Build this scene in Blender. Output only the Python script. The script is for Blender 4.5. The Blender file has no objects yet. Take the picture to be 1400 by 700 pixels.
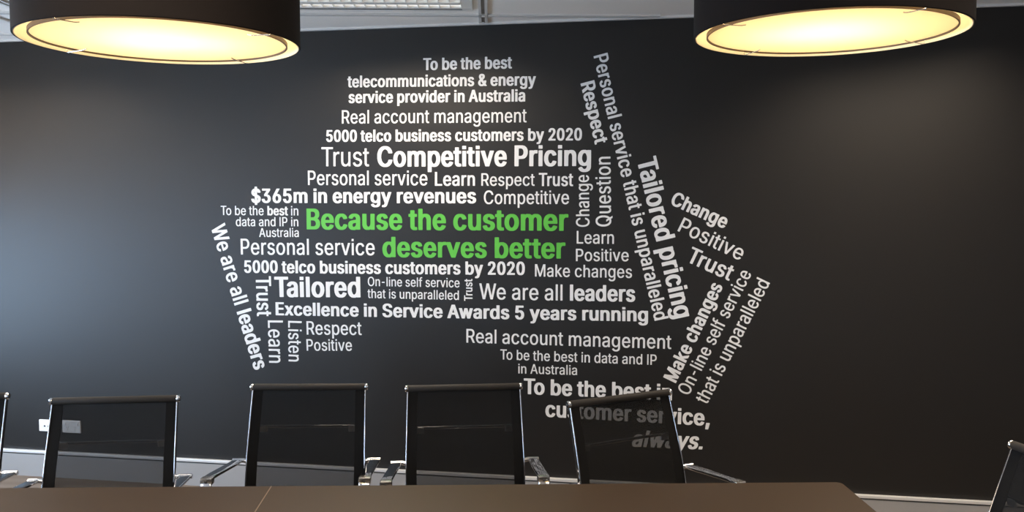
import bpy, bmesh, math, random
from mathutils import Vector, Matrix

random.seed(7)
scene = bpy.context.scene
COL = scene.collection

# ------------------------------------------------------------------ camera, light, exposure
EYE = 1.72
PITCH = 0.05947                       # looking very slightly down
cam_data = bpy.data.cameras.new('camera')
cam_data.sensor_width = 36.0
cam_data.lens = 36.0 * 1200.0 / 1400.0
cam_data.clip_start = 0.05
cam = bpy.data.objects.new('camera', cam_data)
cam.location = (0, 0, EYE)
cam.rotation_euler = (math.pi / 2 - PITCH, 0, 0)
COL.objects.link(cam)
scene.camera = cam

vs = scene.view_settings
vs.view_transform = 'Standard'
vs.look = 'None'
vs.exposure = 0.0
vs.gamma = 1.0
vs.use_curve_mapping = False

world = bpy.data.worlds.new('world')
scene.world = world
world.use_nodes = True
wn = world.node_tree
bgn = wn.nodes['Background']
bgn.inputs['Color'].default_value = (0.53, 0.735, 1.0, 1)
SKY_STRENGTH = 15.0
bgn.inputs['Strength'].default_value = SKY_STRENGTH

BULB_W = 1.9            # each of the three bulbs in a pendant
TROFFER_W = 29.0        # light sent down by one ceiling fitting
TROFFER_GLOW = 0.8      # brightness of its diffuser
WINDOWS = [(3.2, 5.15), (0.9, 2.7), (-1.6, 0.2)]    # y ranges of the windows in the side wall
WIN_Z = (0.55, 2.4)

# room: the lettered wall is skewed a little against the room
CEIL = 2.731
WALL_D = 4.959
WALL_A = 0.17117
CA, SA = math.cos(WALL_A), math.sin(WALL_A)
XL, XR, YF = -4.4, 4.4, -3.0
GRID_A = math.radians(1.5)            # ceiling grid and table against the view axis


def wall_y(x):
    return WALL_D - math.tan(WALL_A) * x


def on_wall(u, v, off=0.0):
    """a point of the lettered wall: u along it, v above the floor, off towards the room"""
    return Vector((u * CA - off * SA, WALL_D - u * SA - off * CA, v))


for (y0, y1) in WINDOWS:
    a = bpy.data.lights.new('window_portal', 'AREA')
    a.shape = 'RECTANGLE'
    a.size = WIN_Z[1] - WIN_Z[0]
    a.size_y = y1 - y0
    a.cycles.is_portal = True
    o = bpy.data.objects.new('window_portal', a)
    o.location = (XL - 0.09, (y0 + y1) / 2, sum(WIN_Z) / 2)
    o.rotation_euler = (0, -math.pi / 2, 0)      # shining +x, into the room
    COL.objects.link(o)


# ------------------------------------------------------------------ materials
def mat(name, color, rough=0.5, metal=0.0, spec=0.5, noise=0.0, scale=40.0, bump=0.0, bump_scale=300.0, sheen=0.0, coat=0.0):
    m = bpy.data.materials.new(name)
    m.use_nodes = True
    nt = m.node_tree
    b = nt.nodes['Principled BSDF']
    b.inputs['Base Color'].default_value = (*color, 1)
    b.inputs['Roughness'].default_value = rough
    b.inputs['Metallic'].default_value = metal
    b.inputs['Specular IOR Level'].default_value = spec
    if sheen:
        b.inputs['Sheen Weight'].default_value = sheen
        b.inputs['Sheen Roughness'].default_value = 0.4
    if coat:
        b.inputs['Coat Weight'].default_value = coat
    tc = nt.nodes.new('ShaderNodeTexCoord')
    if noise:
        n = nt.nodes.new('ShaderNodeTexNoise')
        n.inputs['Scale'].default_value = scale
        n.inputs['Detail'].default_value = 4
        nt.links.new(tc.outputs['Object'], n.inputs['Vector'])
        mx = nt.nodes.new('ShaderNodeMix')
        mx.data_type = 'RGBA'
        mx.inputs[6].default_value = (*[c * (1 - noise) for c in color], 1)
        mx.inputs[7].default_value = (*[min(1, c * (1 + noise)) for c in color], 1)
        nt.links.new(n.outputs['Fac'], mx.inputs[0])
        nt.links.new(mx.outputs[2], b.inputs['Base Color'])
    if bump:
        n = nt.nodes.new('ShaderNodeTexNoise')
        n.inputs['Scale'].default_value = bump_scale
        nt.links.new(tc.outputs['Object'], n.inputs['Vector'])
        bp = nt.nodes.new('ShaderNodeBump')
        bp.inputs['Strength'].default_value = bump
        bp.inputs['Distance'].default_value = 0.002
        nt.links.new(n.outputs['Fac'], bp.inputs['Height'])
        nt.links.new(bp.outputs['Normal'], b.inputs['Normal'])
    return m


def emit_mat(name, color, strength):
    m = bpy.data.materials.new(name)
    m.use_nodes = True
    b = m.node_tree.nodes['Principled BSDF']
    b.inputs['Base Color'].default_value = (0.8, 0.8, 0.78, 1)
    b.inputs['Emission Color'].default_value = (*color, 1)
    b.inputs['Emission Strength'].default_value = strength
    return m


def mesh_fabric():
    """open black weave: some of the light goes straight through each face"""
    m = bpy.data.materials.new('open_black_weave')
    m.use_nodes = True
    nt = m.node_tree
    b = nt.nodes['Principled BSDF']
    b.inputs['Base Color'].default_value = (0.007, 0.0062, 0.006, 1)
    b.inputs['Roughness'].default_value = 0.75
    b.inputs['Specular IOR Level'].default_value = 0.25
    tr = nt.nodes.new('ShaderNodeBsdfTransparent')
    mx = nt.nodes.new('ShaderNodeMixShader')
    tc = nt.nodes.new('ShaderNodeTexCoord')
    n = nt.nodes.new('ShaderNodeTexNoise')
    n.inputs['Scale'].default_value = 160
    nt.links.new(tc.outputs['Object'], n.inputs['Vector'])
    mr = nt.nodes.new('ShaderNodeMapRange')
    mr.inputs['To Min'].default_value = 0.44
    mr.inputs['To Max'].default_value = 0.48
    nt.links.new(n.outputs['Fac'], mr.inputs['Value'])
    lw = nt.nodes.new('ShaderNodeLayerWeight')      # threads close up when the cloth is seen at a slant
    lw.inputs['Blend'].default_value = 0.5
    iv = nt.nodes.new('ShaderNodeMath')
    iv.operation = 'SUBTRACT'
    iv.inputs[0].default_value = 1.0
    nt.links.new(lw.outputs['Facing'], iv.inputs[1])
    ml = nt.nodes.new('ShaderNodeMath')
    ml.operation = 'MULTIPLY'
    nt.links.new(mr.outputs['Result'], ml.inputs[0])
    nt.links.new(iv.outputs[0], ml.inputs[1])
    nt.links.new(ml.outputs[0], mx.inputs[0])
    nt.links.new(b.outputs[0], mx.inputs[1])
    nt.links.new(tr.outputs[0], mx.inputs[2])
    nt.links.new(mx.outputs[0], nt.nodes['Material Output'].inputs['Surface'])
    return m


def pane_mat():
    m = bpy.data.materials.new('window_glass')
    m.use_nodes = True
    nt = m.node_tree
    nt.nodes.remove(nt.nodes['Principled BSDF'])
    tr = nt.nodes.new('ShaderNodeBsdfTransparent')
    gl = nt.nodes.new('ShaderNodeBsdfGlossy')
    gl.inputs['Roughness'].default_value = 0.02
    mx = nt.nodes.new('ShaderNodeMixShader')
    mx.inputs[0].default_value = 0.06
    nt.links.new(tr.outputs[0], mx.inputs[1])
    nt.links.new(gl.outputs[0], mx.inputs[2])
    nt.links.new(mx.outputs[0], nt.nodes['Material Output'].inputs['Surface'])
    return m


def diffuser_mat():
    """opal diffuser of a pendant: scatters the bulbs' light and lets some of it on through"""
    m = bpy.data.materials.new('opal_diffuser')
    m.use_nodes = True
    nt = m.node_tree
    nt.nodes.remove(nt.nodes['Principled BSDF'])
    tr = nt.nodes.new('ShaderNodeBsdfTranslucent')
    tr.inputs['Color'].default_value = (0.95, 0.88, 0.70, 1)
    df = nt.nodes.new('ShaderNodeBsdfDiffuse')
    df.inputs['Color'].default_value = (0.9, 0.86, 0.75, 1)
    mx = nt.nodes.new('ShaderNodeMixShader')
    mx.inputs[0].default_value = 0.2
    nt.links.new(tr.outputs[0], mx.inputs[1])
    nt.links.new(df.outputs[0], mx.inputs[2])
    nt.links.new(mx.outputs[0], nt.nodes['Material Output'].inputs['Surface'])
    return m


def blind_mat():  # cloth of the added blinds, tints the daylight passing through
    m = bpy.data.materials.new('added_blind_cloth')
    m.use_nodes = True
    nt = m.node_tree
    nt.nodes.remove(nt.nodes['Principled BSDF'])
    tr = nt.nodes.new('ShaderNodeBsdfTranslucent')
    tr.inputs['Color'].default_value = (0.88, 0.66, 0.47, 1)
    df = nt.nodes.new('ShaderNodeBsdfDiffuse')
    df.inputs['Color'].default_value = (0.7, 0.64, 0.56, 1)
    mx = nt.nodes.new('ShaderNodeMixShader')
    mx.inputs[0].default_value = 0.3
    nt.links.new(tr.outputs[0], mx.inputs[1])
    nt.links.new(df.outputs[0], mx.inputs[2])
    nt.links.new(mx.outputs[0], nt.nodes['Material Output'].inputs['Surface'])
    return m


def carpet_mat():
    m = mat('carpet', (0.10, 0.088, 0.078), 0.95, spec=0.1)
    nt = m.node_tree
    b = nt.nodes['Principled BSDF']
    tc = nt.nodes.new('ShaderNodeTexCoord')
    w = nt.nodes.new('ShaderNodeTexWave')
    w.bands_direction = 'Y'
    w.inputs['Scale'].default_value = 2.6
    w.inputs['Distortion'].default_value = 1.2
    w.inputs['Detail'].default_value = 3
    n = nt.nodes.new('ShaderNodeTexNoise')
    n.inputs['Scale'].default_value = 220
    mx = nt.nodes.new('ShaderNodeMix')
    mx.data_type = 'RGBA'
    mx.inputs[6].default_value = (0.135, 0.108, 0.088, 1)
    mx.inputs[7].default_value = (0.19, 0.158, 0.132, 1)
    mm = nt.nodes.new('ShaderNodeMath')
    mm.operation = 'MULTIPLY_ADD'
    mm.inputs[1].default_value = 0.5
    nt.links.new(tc.outputs['Object'], w.inputs['Vector'])
    nt.links.new(tc.outputs['Object'], n.inputs['Vector'])
    nt.links.new(w.outputs['Fac'], mm.inputs[0])
    nt.links.new(n.outputs['Fac'], mm.inputs[2])
    nt.links.new(mm.outputs[0], mx.inputs[0])
    nt.links.new(mx.outputs[2], b.inputs['Base Color'])
    return m


M = {
    'black_wall': mat('satin_black_wall', (0.0066, 0.0055, 0.0049), 0.49, spec=0.5, noise=0.06, scale=3, bump=0.05, bump_scale=500),
    'plain_wall': mat('pale_wall_paint', (0.62, 0.61, 0.59), 0.7, noise=0.03, scale=5),
    'ceiling': mat('ceiling_tile', (0.86, 0.83, 0.79), 0.9, spec=0.2, noise=0.05, scale=120),
    'grid': mat('white_steel_grid', (0.66, 0.65, 0.63), 0.45),
    'groove': mat('dark_groove', (0.05, 0.05, 0.05), 0.8),
    'bar_shade': mat('grey_bar_shade', (0.22, 0.21, 0.20), 0.8),
    'skirting': mat('grey_skirting', (0.35, 0.345, 0.345), 0.45, noise=0.03, scale=8),
    'silver': mat('pale_aluminium_strip', (0.80, 0.80, 0.80), 0.35, metal=0.3),
    'carpet': carpet_mat(),
    'vinyl': mat('white_vinyl', (0.80, 0.80, 0.80), 0.45, noise=0.02, scale=10),
    'green': mat('green_vinyl', (0.10, 0.48, 0.05), 0.45, noise=0.02, scale=10),
    'shade': mat('dark_brown_shade_cloth', (0.011, 0.008, 0.007), 0.9, spec=0.15, noise=0.2, scale=300, sheen=0.03),
    'lining': mat('cream_shade_lining', (0.88, 0.80, 0.60), 0.7, noise=0.02, scale=60),
    'diffuser': diffuser_mat(),
    'ring': mat('brown_ring', (0.16, 0.11, 0.07), 0.6),
    'steel': mat('wire_clip', (0.75, 0.72, 0.68), 0.25, metal=1.0),
    'bulb': mat('bulb_glass', (0.9, 0.88, 0.8), 0.3),
    'cord': mat('black_flex', (0.02, 0.02, 0.02), 0.5),
    'chrome': mat('chrome', (0.62, 0.62, 0.64), 0.07, metal=1.0, noise=0.02, scale=20),
    'weave': mesh_fabric(),
    'black_fabric': mat('black_edge_fabric', (0.008, 0.0075, 0.0075), 0.8, spec=0.12, noise=0.1, scale=200),
    'roll_fabric': mat('lit_black_roll_fabric', (0.024, 0.020, 0.017), 0.65, spec=0.35, noise=0.15, scale=90),  # paler than the edge bands: light from above mixed into the colour
    'black_plastic': mat('black_plastic', (0.015, 0.015, 0.015), 0.4),
    'table': mat('brown_laminate', (0.042, 0.024, 0.011), 0.45, spec=0.4, noise=0.10, scale=4),
    'seam': mat('pale_joint_strip', (0.30, 0.22, 0.16), 0.5),
    'outlet': mat('white_outlet_plastic', (0.85, 0.85, 0.85), 0.35),
    'slot': mat('dark_slot', (0.03, 0.03, 0.03), 0.6),
    'louvre': mat('white_louvre', (0.78, 0.77, 0.74), 0.4),
    'tube_glow': emit_mat('fitting_diffuser_light', (1.0, 0.96, 0.90), TROFFER_GLOW),
    'blind': blind_mat(),
    'clear': pane_mat(),
    'frame': mat('window_frame_paint', (0.7, 0.7, 0.7), 0.5),
    'glass': pane_mat(),
}


# ------------------------------------------------------------------ helpers
def link(name, bm, m, parent=None, smooth=False):
    me = bpy.data.meshes.new(name)
    bmesh.ops.recalc_face_normals(bm, faces=bm.faces)
    bm.to_mesh(me)
    bm.free()
    me.materials.append(m)
    if smooth:
        for p in me.polygons:
            p.use_smooth = True
        try:
            me.set_sharp_from_angle(angle=math.radians(40))
        except Exception:
            pass
    o = bpy.data.objects.new(name, me)
    COL.objects.link(o)
    if parent:
        o.parent = parent
    return o


def thing(name, label, cat, loc=(0, 0, 0), rz=0.0, group=None):
    o = bpy.data.objects.new(name, None)
    o.empty_display_size = 0.1
    COL.objects.link(o)
    o.location = loc
    o.rotation_euler = (0, 0, rz)
    o['label'] = label
    o['category'] = cat
    if group:
        o['group'] = group
    return o


def tag(o, label, cat, group=None):
    o['label'] = label
    o['category'] = cat
    if group:
        o['group'] = group
    return o


def struct(o, label=None, cat=None):
    o['kind'] = 'structure'
    if label:
        o['label'] = label
    if cat:
        o['category'] = cat
    return o


def add_box(bm, c, s, bevel=0.0, mtx=None, segs=2):
    r = bmesh.ops.create_cube(bm, size=1.0)
    vs_ = r['verts']
    bmesh.ops.scale(bm, vec=s, verts=vs_)
    if bevel:
        es = list({e for v in vs_ for e in v.link_edges})
        rb = bmesh.ops.bevel(bm, geom=es, offset=bevel, segments=segs, affect='EDGES', profile=0.6)
        vs_ = list({v for f in rb['faces'] for v in f.verts} | {v for v in vs_ if v.is_valid})
    bmesh.ops.translate(bm, vec=c, verts=vs_)
    if mtx is not None:
        bmesh.ops.transform(bm, matrix=mtx, verts=vs_)
    return vs_


def box(c, s, bevel=0.0, mtx=None):
    bm = bmesh.new()
    add_box(bm, c, s, bevel, mtx)
    return bm


def add_prism(bm, pts, z0, z1):
    """a flat outline (x, y) extruded from z0 to z1"""
    a = [bm.verts.new((x, y, z0)) for x, y in pts]
    b = [bm.verts.new((x, y, z1)) for x, y in pts]
    n = len(pts)
    bm.faces.new(a[::-1])
    bm.faces.new(b)
    for i in range(n):
        j = (i + 1) % n
        bm.faces.new((a[i], a[j], b[j], b[i]))


def smooth_path(pts, n=5):
    """Catmull-Rom through 3-D points"""
    p = [Vector(q) for q in pts]
    p = [p[0] * 2 - p[1]] + p + [p[-1] * 2 - p[-2]]
    out = []
    for i in range(1, len(p) - 2):
        for k in range(n):
            t = k / n
            a, b, c, d = p[i - 1], p[i], p[i + 1], p[i + 2]
            out.append(0.5 * ((2 * b) + (c - a) * t + (2 * a - 5 * b + 4 * c - d) * t * t + (3 * b - a - 3 * c + d) * t ** 3))
    out.append(p[-2])
    return out


def rrect(w, h, r, n=3):
    out = []
    for cx, cy, a0 in ((w / 2 - r, h / 2 - r, 0), (-w / 2 + r, h / 2 - r, 90), (-w / 2 + r, -h / 2 + r, 180), (w / 2 - r, -h / 2 + r, 270)):
        for k in range(n + 1):
            a = math.radians(a0 + 90 * k / n)
            out.append((cx + r * math.cos(a), cy + r * math.sin(a)))
    return out


def circle(r, n=12):
    return [(r * math.cos(2 * math.pi * k / n), r * math.sin(2 * math.pi * k / n)) for k in range(n)]


def add_sweep(bm, path, prof, side=Vector((1, 0, 0)), cap=True):
    """profile (a, b) swept along the path: a lies along 'side', b across it"""
    rings = []
    n = len(path)
    for i, p in enumerate(path):
        t = (path[min(i + 1, n - 1)] - path[max(i - 1, 0)]).normalized()
        s = (side - t * side.dot(t))
        if s.length < 1e-4:
            s = t.orthogonal()
        s.normalize()
        u = t.cross(s)
        rings.append([bm.verts.new(p + s * a + u * b) for a, b in prof])
    m_ = len(prof)
    for i in range(n - 1):
        for k in range(m_):
            l = (k + 1) % m_
            bm.faces.new((rings[i][k], rings[i][l], rings[i + 1][l], rings[i + 1][k]))
    if cap:
        bm.faces.new(rings[0][::-1])
        bm.faces.new(rings[-1])


def sweep(path, prof, side=Vector((1, 0, 0))):
    bm = bmesh.new()
    add_sweep(bm, path, prof, side)
    return bm


def add_lathe(bm, prof, n=32, closed=False, c=(0, 0, 0)):
    """(r, z) points turned about the z axis"""
    rings = []
    for r, z in prof:
        if r < 1e-6:
            rings.append([bm.verts.new((c[0], c[1], c[2] + z))])
        else:
            rings.append([bm.verts.new((c[0] + r * math.cos(2 * math.pi * k / n), c[1] + r * math.sin(2 * math.pi * k / n), c[2] + z)) for k in range(n)])
    prs = list(zip(rings, rings[1:]))
    if closed:
        prs.append((rings[-1], rings[0]))
    for a, b in prs:
        for k in range(n):
            l = (k + 1) % n
            if len(a) == 1 and len(b) == 1:
                continue
            if len(a) == 1:
                bm.faces.new((a[0], b[l], b[k]))
            elif len(b) == 1:
                bm.faces.new((a[k], a[l], b[0]))
            else:
                bm.faces.new((a[k], a[l], b[l], b[k]))


def lathe(prof, n=32, closed=False, c=(0, 0, 0)):
    bm = bmesh.new()
    add_lathe(bm, prof, n, closed, c)
    return bm


def copy_tree(o, parent=None):
    c = o.copy()
    COL.objects.link(c)
    if parent:
        c.parent = parent
    for ch in list(o.children):
        copy_tree(ch, c)
    return c


# ------------------------------------------------------------------ the room
yl, yr = wall_y(XL), wall_y(XR)

bm = bmesh.new()
add_prism(bm, [(XL - 0.15, YF - 0.15), (XR + 0.15, YF - 0.15), (XR + 0.15, yr + 0.2), (XL - 0.15, yl + 0.2)], -0.1, 0.0)
struct(link('floor', bm, M['carpet']), 'grey brown carpet floor beside the grey skirting', 'floor')

bm = bmesh.new()
add_prism(bm, [(XL - 0.15, YF - 0.15), (XR + 0.15, YF - 0.15), (XR + 0.15, yr + 0.2), (XL - 0.15, yl + 0.2)], CEIL, CEIL + 0.1)
struct(link('ceiling', bm, M['ceiling']), 'pale grey tiled ceiling above the black wall', 'ceiling')

bm = bmesh.new()
add_prism(bm, [(XL - 0.15, wall_y(XL - 0.15)), (XR + 0.15, wall_y(XR + 0.15)), (XR + 0.15, wall_y(XR + 0.15) + 0.15), (XL - 0.15, wall_y(XL - 0.15) + 0.15)], 0.0, CEIL)
struct(link('wall_back', bm, M['black_wall']), 'satin black feature wall carrying the white and green lettering', 'wall')

struct(link('wall_right', box((XR + 0.05, (YF + yr) / 2, CEIL / 2), (0.1, yr - YF + 0.1, CEIL)), M['plain_wall']))
struct(link('wall_front', box(((XL + XR) / 2, YF - 0.05, CEIL / 2), (XR - XL + 0.2, 0.1, CEIL)), M['plain_wall']))

bm = bmesh.new()
ys_ = sorted(WINDOWS)
edge = YF
for (y0, y1) in ys_:
    add_box(bm, (XL - 0.06, (edge + y0) / 2, CEIL / 2), (0.12, y0 - edge, CEIL))
    add_box(bm, (XL - 0.06, (y0 + y1) / 2, WIN_Z[0] / 2), (0.12, y1 - y0, WIN_Z[0]))
    add_box(bm, (XL - 0.06, (y0 + y1) / 2, (WIN_Z[1] + CEIL) / 2), (0.12, y1 - y0, CEIL - WIN_Z[1]))
    edge = y1
add_box(bm, (XL - 0.06, (edge + yl) / 2, CEIL / 2), (0.12, yl - edge, CEIL))
struct(link('wall_left', bm, M['plain_wall']))

for k, (y0, y1) in enumerate(WINDOWS):
    bm = bmesh.new()
    z0, z1 = WIN_Z
    ym = (y0 + y1) / 2
    for c, s in (((0, y0 + 0.025, (z0 + z1) / 2), (0.06, 0.05, z1 - z0)), ((0, y1 - 0.025, (z0 + z1) / 2), (0.06, 0.05, z1 - z0)),
                 ((0, ym, z0 + 0.025), (0.06, y1 - y0, 0.05)), ((0, ym, z1 - 0.025), (0.06, y1 - y0, 0.05)), ((0, ym, (z0 + z1) / 2), (0.05, 0.04, z1 - z0))):
        add_box(bm, (XL - 0.06 + c[0], c[1], c[2]), s, 0.004)
    w = struct(link('window_%d' % (k + 1), bm, M['frame']))
    link('window_pane', box((XL - 0.06, ym, (z0 + z1) / 2), (0.004, y1 - y0 - 0.08, z1 - z0 - 0.08)), M['glass'], w)

# unseen half drawn roller blinds, added to warm the upper window light
for (y0, y1) in WINDOWS:
    t = thing('added_blind', 'added cream roller blind, half drawn to warm the light of a side window', 'blind', (XL + 0.03, (y0 + y1) / 2, WIN_Z[1] + 0.02), 0, 'added roller blinds in the windows')
    bm = lathe([(0, -(y1 - y0) / 2), (0.022, -(y1 - y0) / 2), (0.022, (y1 - y0) / 2), (0, (y1 - y0) / 2)], 20)
    bmesh.ops.transform(bm, matrix=Matrix.Rotation(math.pi / 2, 4, 'X'), verts=bm.verts)
    link('roller', bm, M['frame'], t, True)
    link('cloth', box((-0.02, 0, -0.36), (0.0015, y1 - y0, 0.72)), M['blind'], t)
    link('bottom_bar', box((-0.02, 0, -0.725), (0.012, y1 - y0, 0.022), 0.004), M['frame'], t)

# skirting duct along the lettered wall, its pale cap strip and the shadow line below that, put in as a dark strip
def along_wall(u0, u1, v0, v1, d0, d1, bevel=0.0):
    c = on_wall((u0 + u1) / 2, (v0 + v1) / 2, (d0 + d1) / 2)
    mtx = Matrix.Translation(c) @ Matrix.Rotation(-WALL_A, 4, 'Z')
    return box((0, 0, 0), (u1 - u0, d1 - d0, v1 - v0), bevel, mtx)


UL, UR = XL / CA, XR / CA
sk = struct(link('baseboard_back', along_wall(UL, UR, 0.0, 0.139, 0.0, 0.022), M['skirting']), 'grey skirting duct along the foot of the black wall', 'skirting')
link('shadow_gap', along_wall(UL, UR, 0.139, 0.147, 0.0, 0.014), M['groove'], sk)
link('cap_strip', along_wall(UL, UR, 0.147, 0.164, 0.0, 0.025, 0.003), M['silver'], sk)['label'] = 'pale aluminium cap strip'

struct(link('trim_1', along_wall(UL, UR, CEIL - 0.012, CEIL, 0.0, 0.022), M['grid']), 'white angle strip where the ceiling meets the black wall', 'trim')

# ceiling grid bars: each bar is two flanges with a groove between, its shade painted in grey
bm = bmesh.new()
gm = bmesh.new()
GR = Matrix.Rotation(GRID_A, 4, 'Z')


def grid_bar(bm, p0, p1):
    p0, p1 = Vector((*p0, 0)), Vector((*p1, 0))
    d = (p1 - p0)
    L = d.length
    d.normalize()
    ang = math.atan2(d.y, d.x)
    mid = (p0 + p1) / 2
    mt = Matrix.Translation((mid.x, mid.y, CEIL)) @ Matrix.Rotation(ang, 4, 'Z')
    for s in (-1, 1):
        add_box(bm, (0, s * 0.0165, -0.005), (L, 0.015, 0.010), 0, mt)
    add_box(gm, (0, 0, -0.0005), (L, 0.018, 0.002), 0, mt)


def gpt(x, y):            # a point in the ceiling grid's own frame; its origin is where two bars cross
    v = GR @ Vector((x, y, 0))
    return (v.x - 0.155, v.y + 4.765)


def clip_far(x):          # how far a bar at grid x may run before the lettered wall
    p = gpt(x, 0)
    return wall_y(p[0]) - p[1] - 0.03


for i in range(-3, 4):
    x = i * 1.2
    grid_bar(bm, gpt(x, -7.6), gpt(x, clip_far(x)))
for j in range(-12, 2):
    y = j * 0.6
    xr_ = 4.2
    if j >= 0:
        xr_ = min(xr_, (0.19 - 0.6 * j) / math.tan(WALL_A + GRID_A) + 0.15 - 0.15)
    xl_ = -4.1
    if xr_ > xl_ + 0.1:
        grid_bar(bm, gpt(xl_, y), gpt(xr_, y))
tr2 = struct(link('trim_2', bm, M['grid']), 'white metal grid bars between the ceiling tiles', 'trim')
link('bar_shade', gm, M['bar_shade'], tr2)

# ------------------------------------------------------------------ recessed ceiling fittings
def troffer(cx, cy, label, spread=142):
    """1.2 x 0.6 m fitting: steel frame, glowing diffuser, louvre blades below it"""
    t = thing('ceiling_light', label, 'ceiling light', (cx, cy, CEIL), GRID_A, 'recessed ceiling fittings')
    bm = bmesh.new()
    for s in (-1, 1):
        add_box(bm, (0, s * 0.255, -0.006), (1.19, 0.08, 0.012), 0.002)
        add_box(bm, (s * 0.565, 0, -0.006), (0.06, 0.43, 0.012), 0.002)
    link('frame', bm, M['louvre'], t)
    bm = bmesh.new()
    for s in (-1, 1):
        add_box(bm, (0, s * 0.250, -0.0125), (1.08, 0.010, 0.003))
    link('slot', bm, M['groove'], t)
    link('diffuser', box((0, 0, -0.001), (1.07, 0.43, 0.002)), M['tube_glow'], t)
    bm = bmesh.new()
    n = 20
    for k in range(1, n):
        add_box(bm, (-0.535 + 1.07 * k / n, 0, -0.008), (0.004, 0.43, 0.014))
    for s in (-0.107, 0.0, 0.107):
        add_box(bm, (0, s, -0.009), (1.07, 0.05, 0.016), 0.003)
    link('louvre', bm, M['louvre'], t)
    a = bpy.data.lights.new('fitting_light', 'AREA')
    a.shape = 'RECTANGLE'
    a.size, a.size_y = 1.0, 0.44
    a.energy = TROFFER_W
    a.color = (1.0, 0.84, 0.66)
    a.spread = math.radians(spread)
    o = bpy.data.objects.new('fitting_light', a)
    o.location = (0, 0, -0.020)
    o.parent = t
    COL.objects.link(o)
    return t


troffer(-0.79, 4.325, 'bright louvred ceiling light fitting partly hidden by the pendant shade over the table', 152)
troffer(-3.36, 4.62, 'louvred ceiling light fitting by the window wall, cut off at the picture corner', 150)
for (x, y) in ((1.95, 4.0), (-0.75, 1.4), (1.65, 1.45), (-3.1, 1.3), (-0.7, -1.2), (1.7, -1.2)):  # unseen fittings, added to light the room and the wall
    troffer(x, y, 'added louvred ceiling light fitting out of the view, there for its light', 126 if y == 4.0 else 142)


# ------------------------------------------------------------------ pendants over the table
LAMP_R, LAMP_H = 0.356, 0.32
CLIPS_A = (69, 158, 249, 338)
CLIPS_B = (22, 114, 204, 289)


def pendant(x, y, z, clips, label):
    t = thing('pendant_lamp', label, 'lamp', (x, y, z), 0, 'drum pendants over the table')
    R, H = LAMP_R, LAMP_H
    # outer cloth with a rolled lower edge, closed by a lid
    link('shade', lathe([(R - 0.003, 0.0), (R, 0.002), (R, H - 0.002), (R - 0.003, H), (R - 0.004, H - 0.002), (R - 0.004, 0.003)], 96, True), M['shade'], t, True)
    link('shade_lining', lathe([(R - 0.0045, 0.001), (R - 0.0045, H - 0.002), (R - 0.0065, H - 0.002), (R - 0.0065, 0.001)], 96, True), M['lining'], t, True)
    r = 0.321
    d = link('diffuser', lathe([(0.0, 0.0075), (r - 0.004, 0.0075), (r - 0.004, 0.0105), (0.0, 0.0105)], 96, False), M['diffuser'], t)
    d.data.materials.append(M['clear'])              # opal underside, clear upper side
    for p in d.data.polygons:
        if p.center.z > 0.009:
            p.material_index = 1
    link('diffuser_ring', lathe([(r - 0.004, 0.003), (r, 0.003), (r, 0.014), (r - 0.004, 0.014)], 96, True), M['ring'], t, True)
    for k in range(4):
        a = math.radians(clips[k])
        ca, sa = math.cos(a), math.sin(a)
        pts = [Vector((ca * q, sa * q, zz)) for q, zz in ((R - 0.004, 0.012), (R - 0.010, 0.0005), (r + 0.004, 0.0015), (r - 0.03, 0.003), (r - 0.045, 0.006))]
        link('clip', sweep(smooth_path(pts, 4), circle(0.0016, 8), Vector((0, 0, 1))), M['steel'], t, True)
    sp = bmesh.new()
    for k in range(3):
        a = k * 2 * math.pi / 3
        add_sweep(sp, [Vector((0.02 * math.cos(a), 0.02 * math.sin(a), H - 0.03)), Vector(((R - 0.008) * math.cos(a), (R - 0.008) * math.sin(a), H - 0.03))], circle(0.003, 8), Vector((0, 0, 1)))
    link('spider', sp, M['steel'], t)
    for k in range(3):
        a = k * 2 * math.pi / 3 + 0.5
        bx, by = 0.085 * math.cos(a), 0.085 * math.sin(a)
        s = link('lamp_holder', lathe([(0, 0), (0.018, 0), (0.018, 0.05), (0.012, 0.055), (0, 0.055)], 16, c=(bx, by, H - 0.085)), M['black_plastic'], t, True)
        p = bpy.data.lights.new('bulb_light', 'POINT')
        p.energy = BULB_W
        p.color = (1.0, 0.74, 0.42)
        p.shadow_soft_size = 0.03
        o = bpy.data.objects.new('bulb_light', p)
        o.location = (bx, by, 0.175)
        o.parent = t
        COL.objects.link(o)
    top = CEIL - z
    link('cord', lathe([(0.0, H - 0.035), (0.004, H - 0.035), (0.004, top - 0.02), (0.0, top - 0.02)], 12), M['cord'], t, True)
    link('ceiling_rose', lathe([(0.0, top - 0.035), (0.03, top - 0.033), (0.055, top - 0.012), (0.06, top), (0.0, top)], 32), M['black_plastic'], t, True)
    return t


pendant(-0.931, 2.375, EYE + 0.426, CLIPS_A, 'dark drum pendant lamp glowing warm, hung nearer the window wall and above the white sockets')
pendant(0.856, 2.412, EYE + 0.456, CLIPS_B, 'dark drum pendant lamp glowing warm, hung above the bare dark end of the wall')

# ------------------------------------------------------------------ conference table
t = thing('conference_table', 'long brown laminate conference table in front of the row of mesh chairs', 'table', (0, 0, 0))
FE0, FE1 = Vector((-1.769, 2.98)), Vector((1.161, 3.044))       # far edge
ed = (FE1 - FE0).normalized()
dn = Vector((ed.y, -ed.x))                                       # towards the camera
cor = FE1
end = FE0 - ed * 1.75
seam = Vector((-0.837, 3.0))
DEPTH = 1.30


def top_panel(a, b, rd0, rd1):
    """one top: a..b along the far edge, side edges leaning by rd0, rd1"""
    p = [a, b, b + dn * DEPTH + ed * rd1, a + dn * DEPTH + ed * rd0]
    return p


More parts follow.
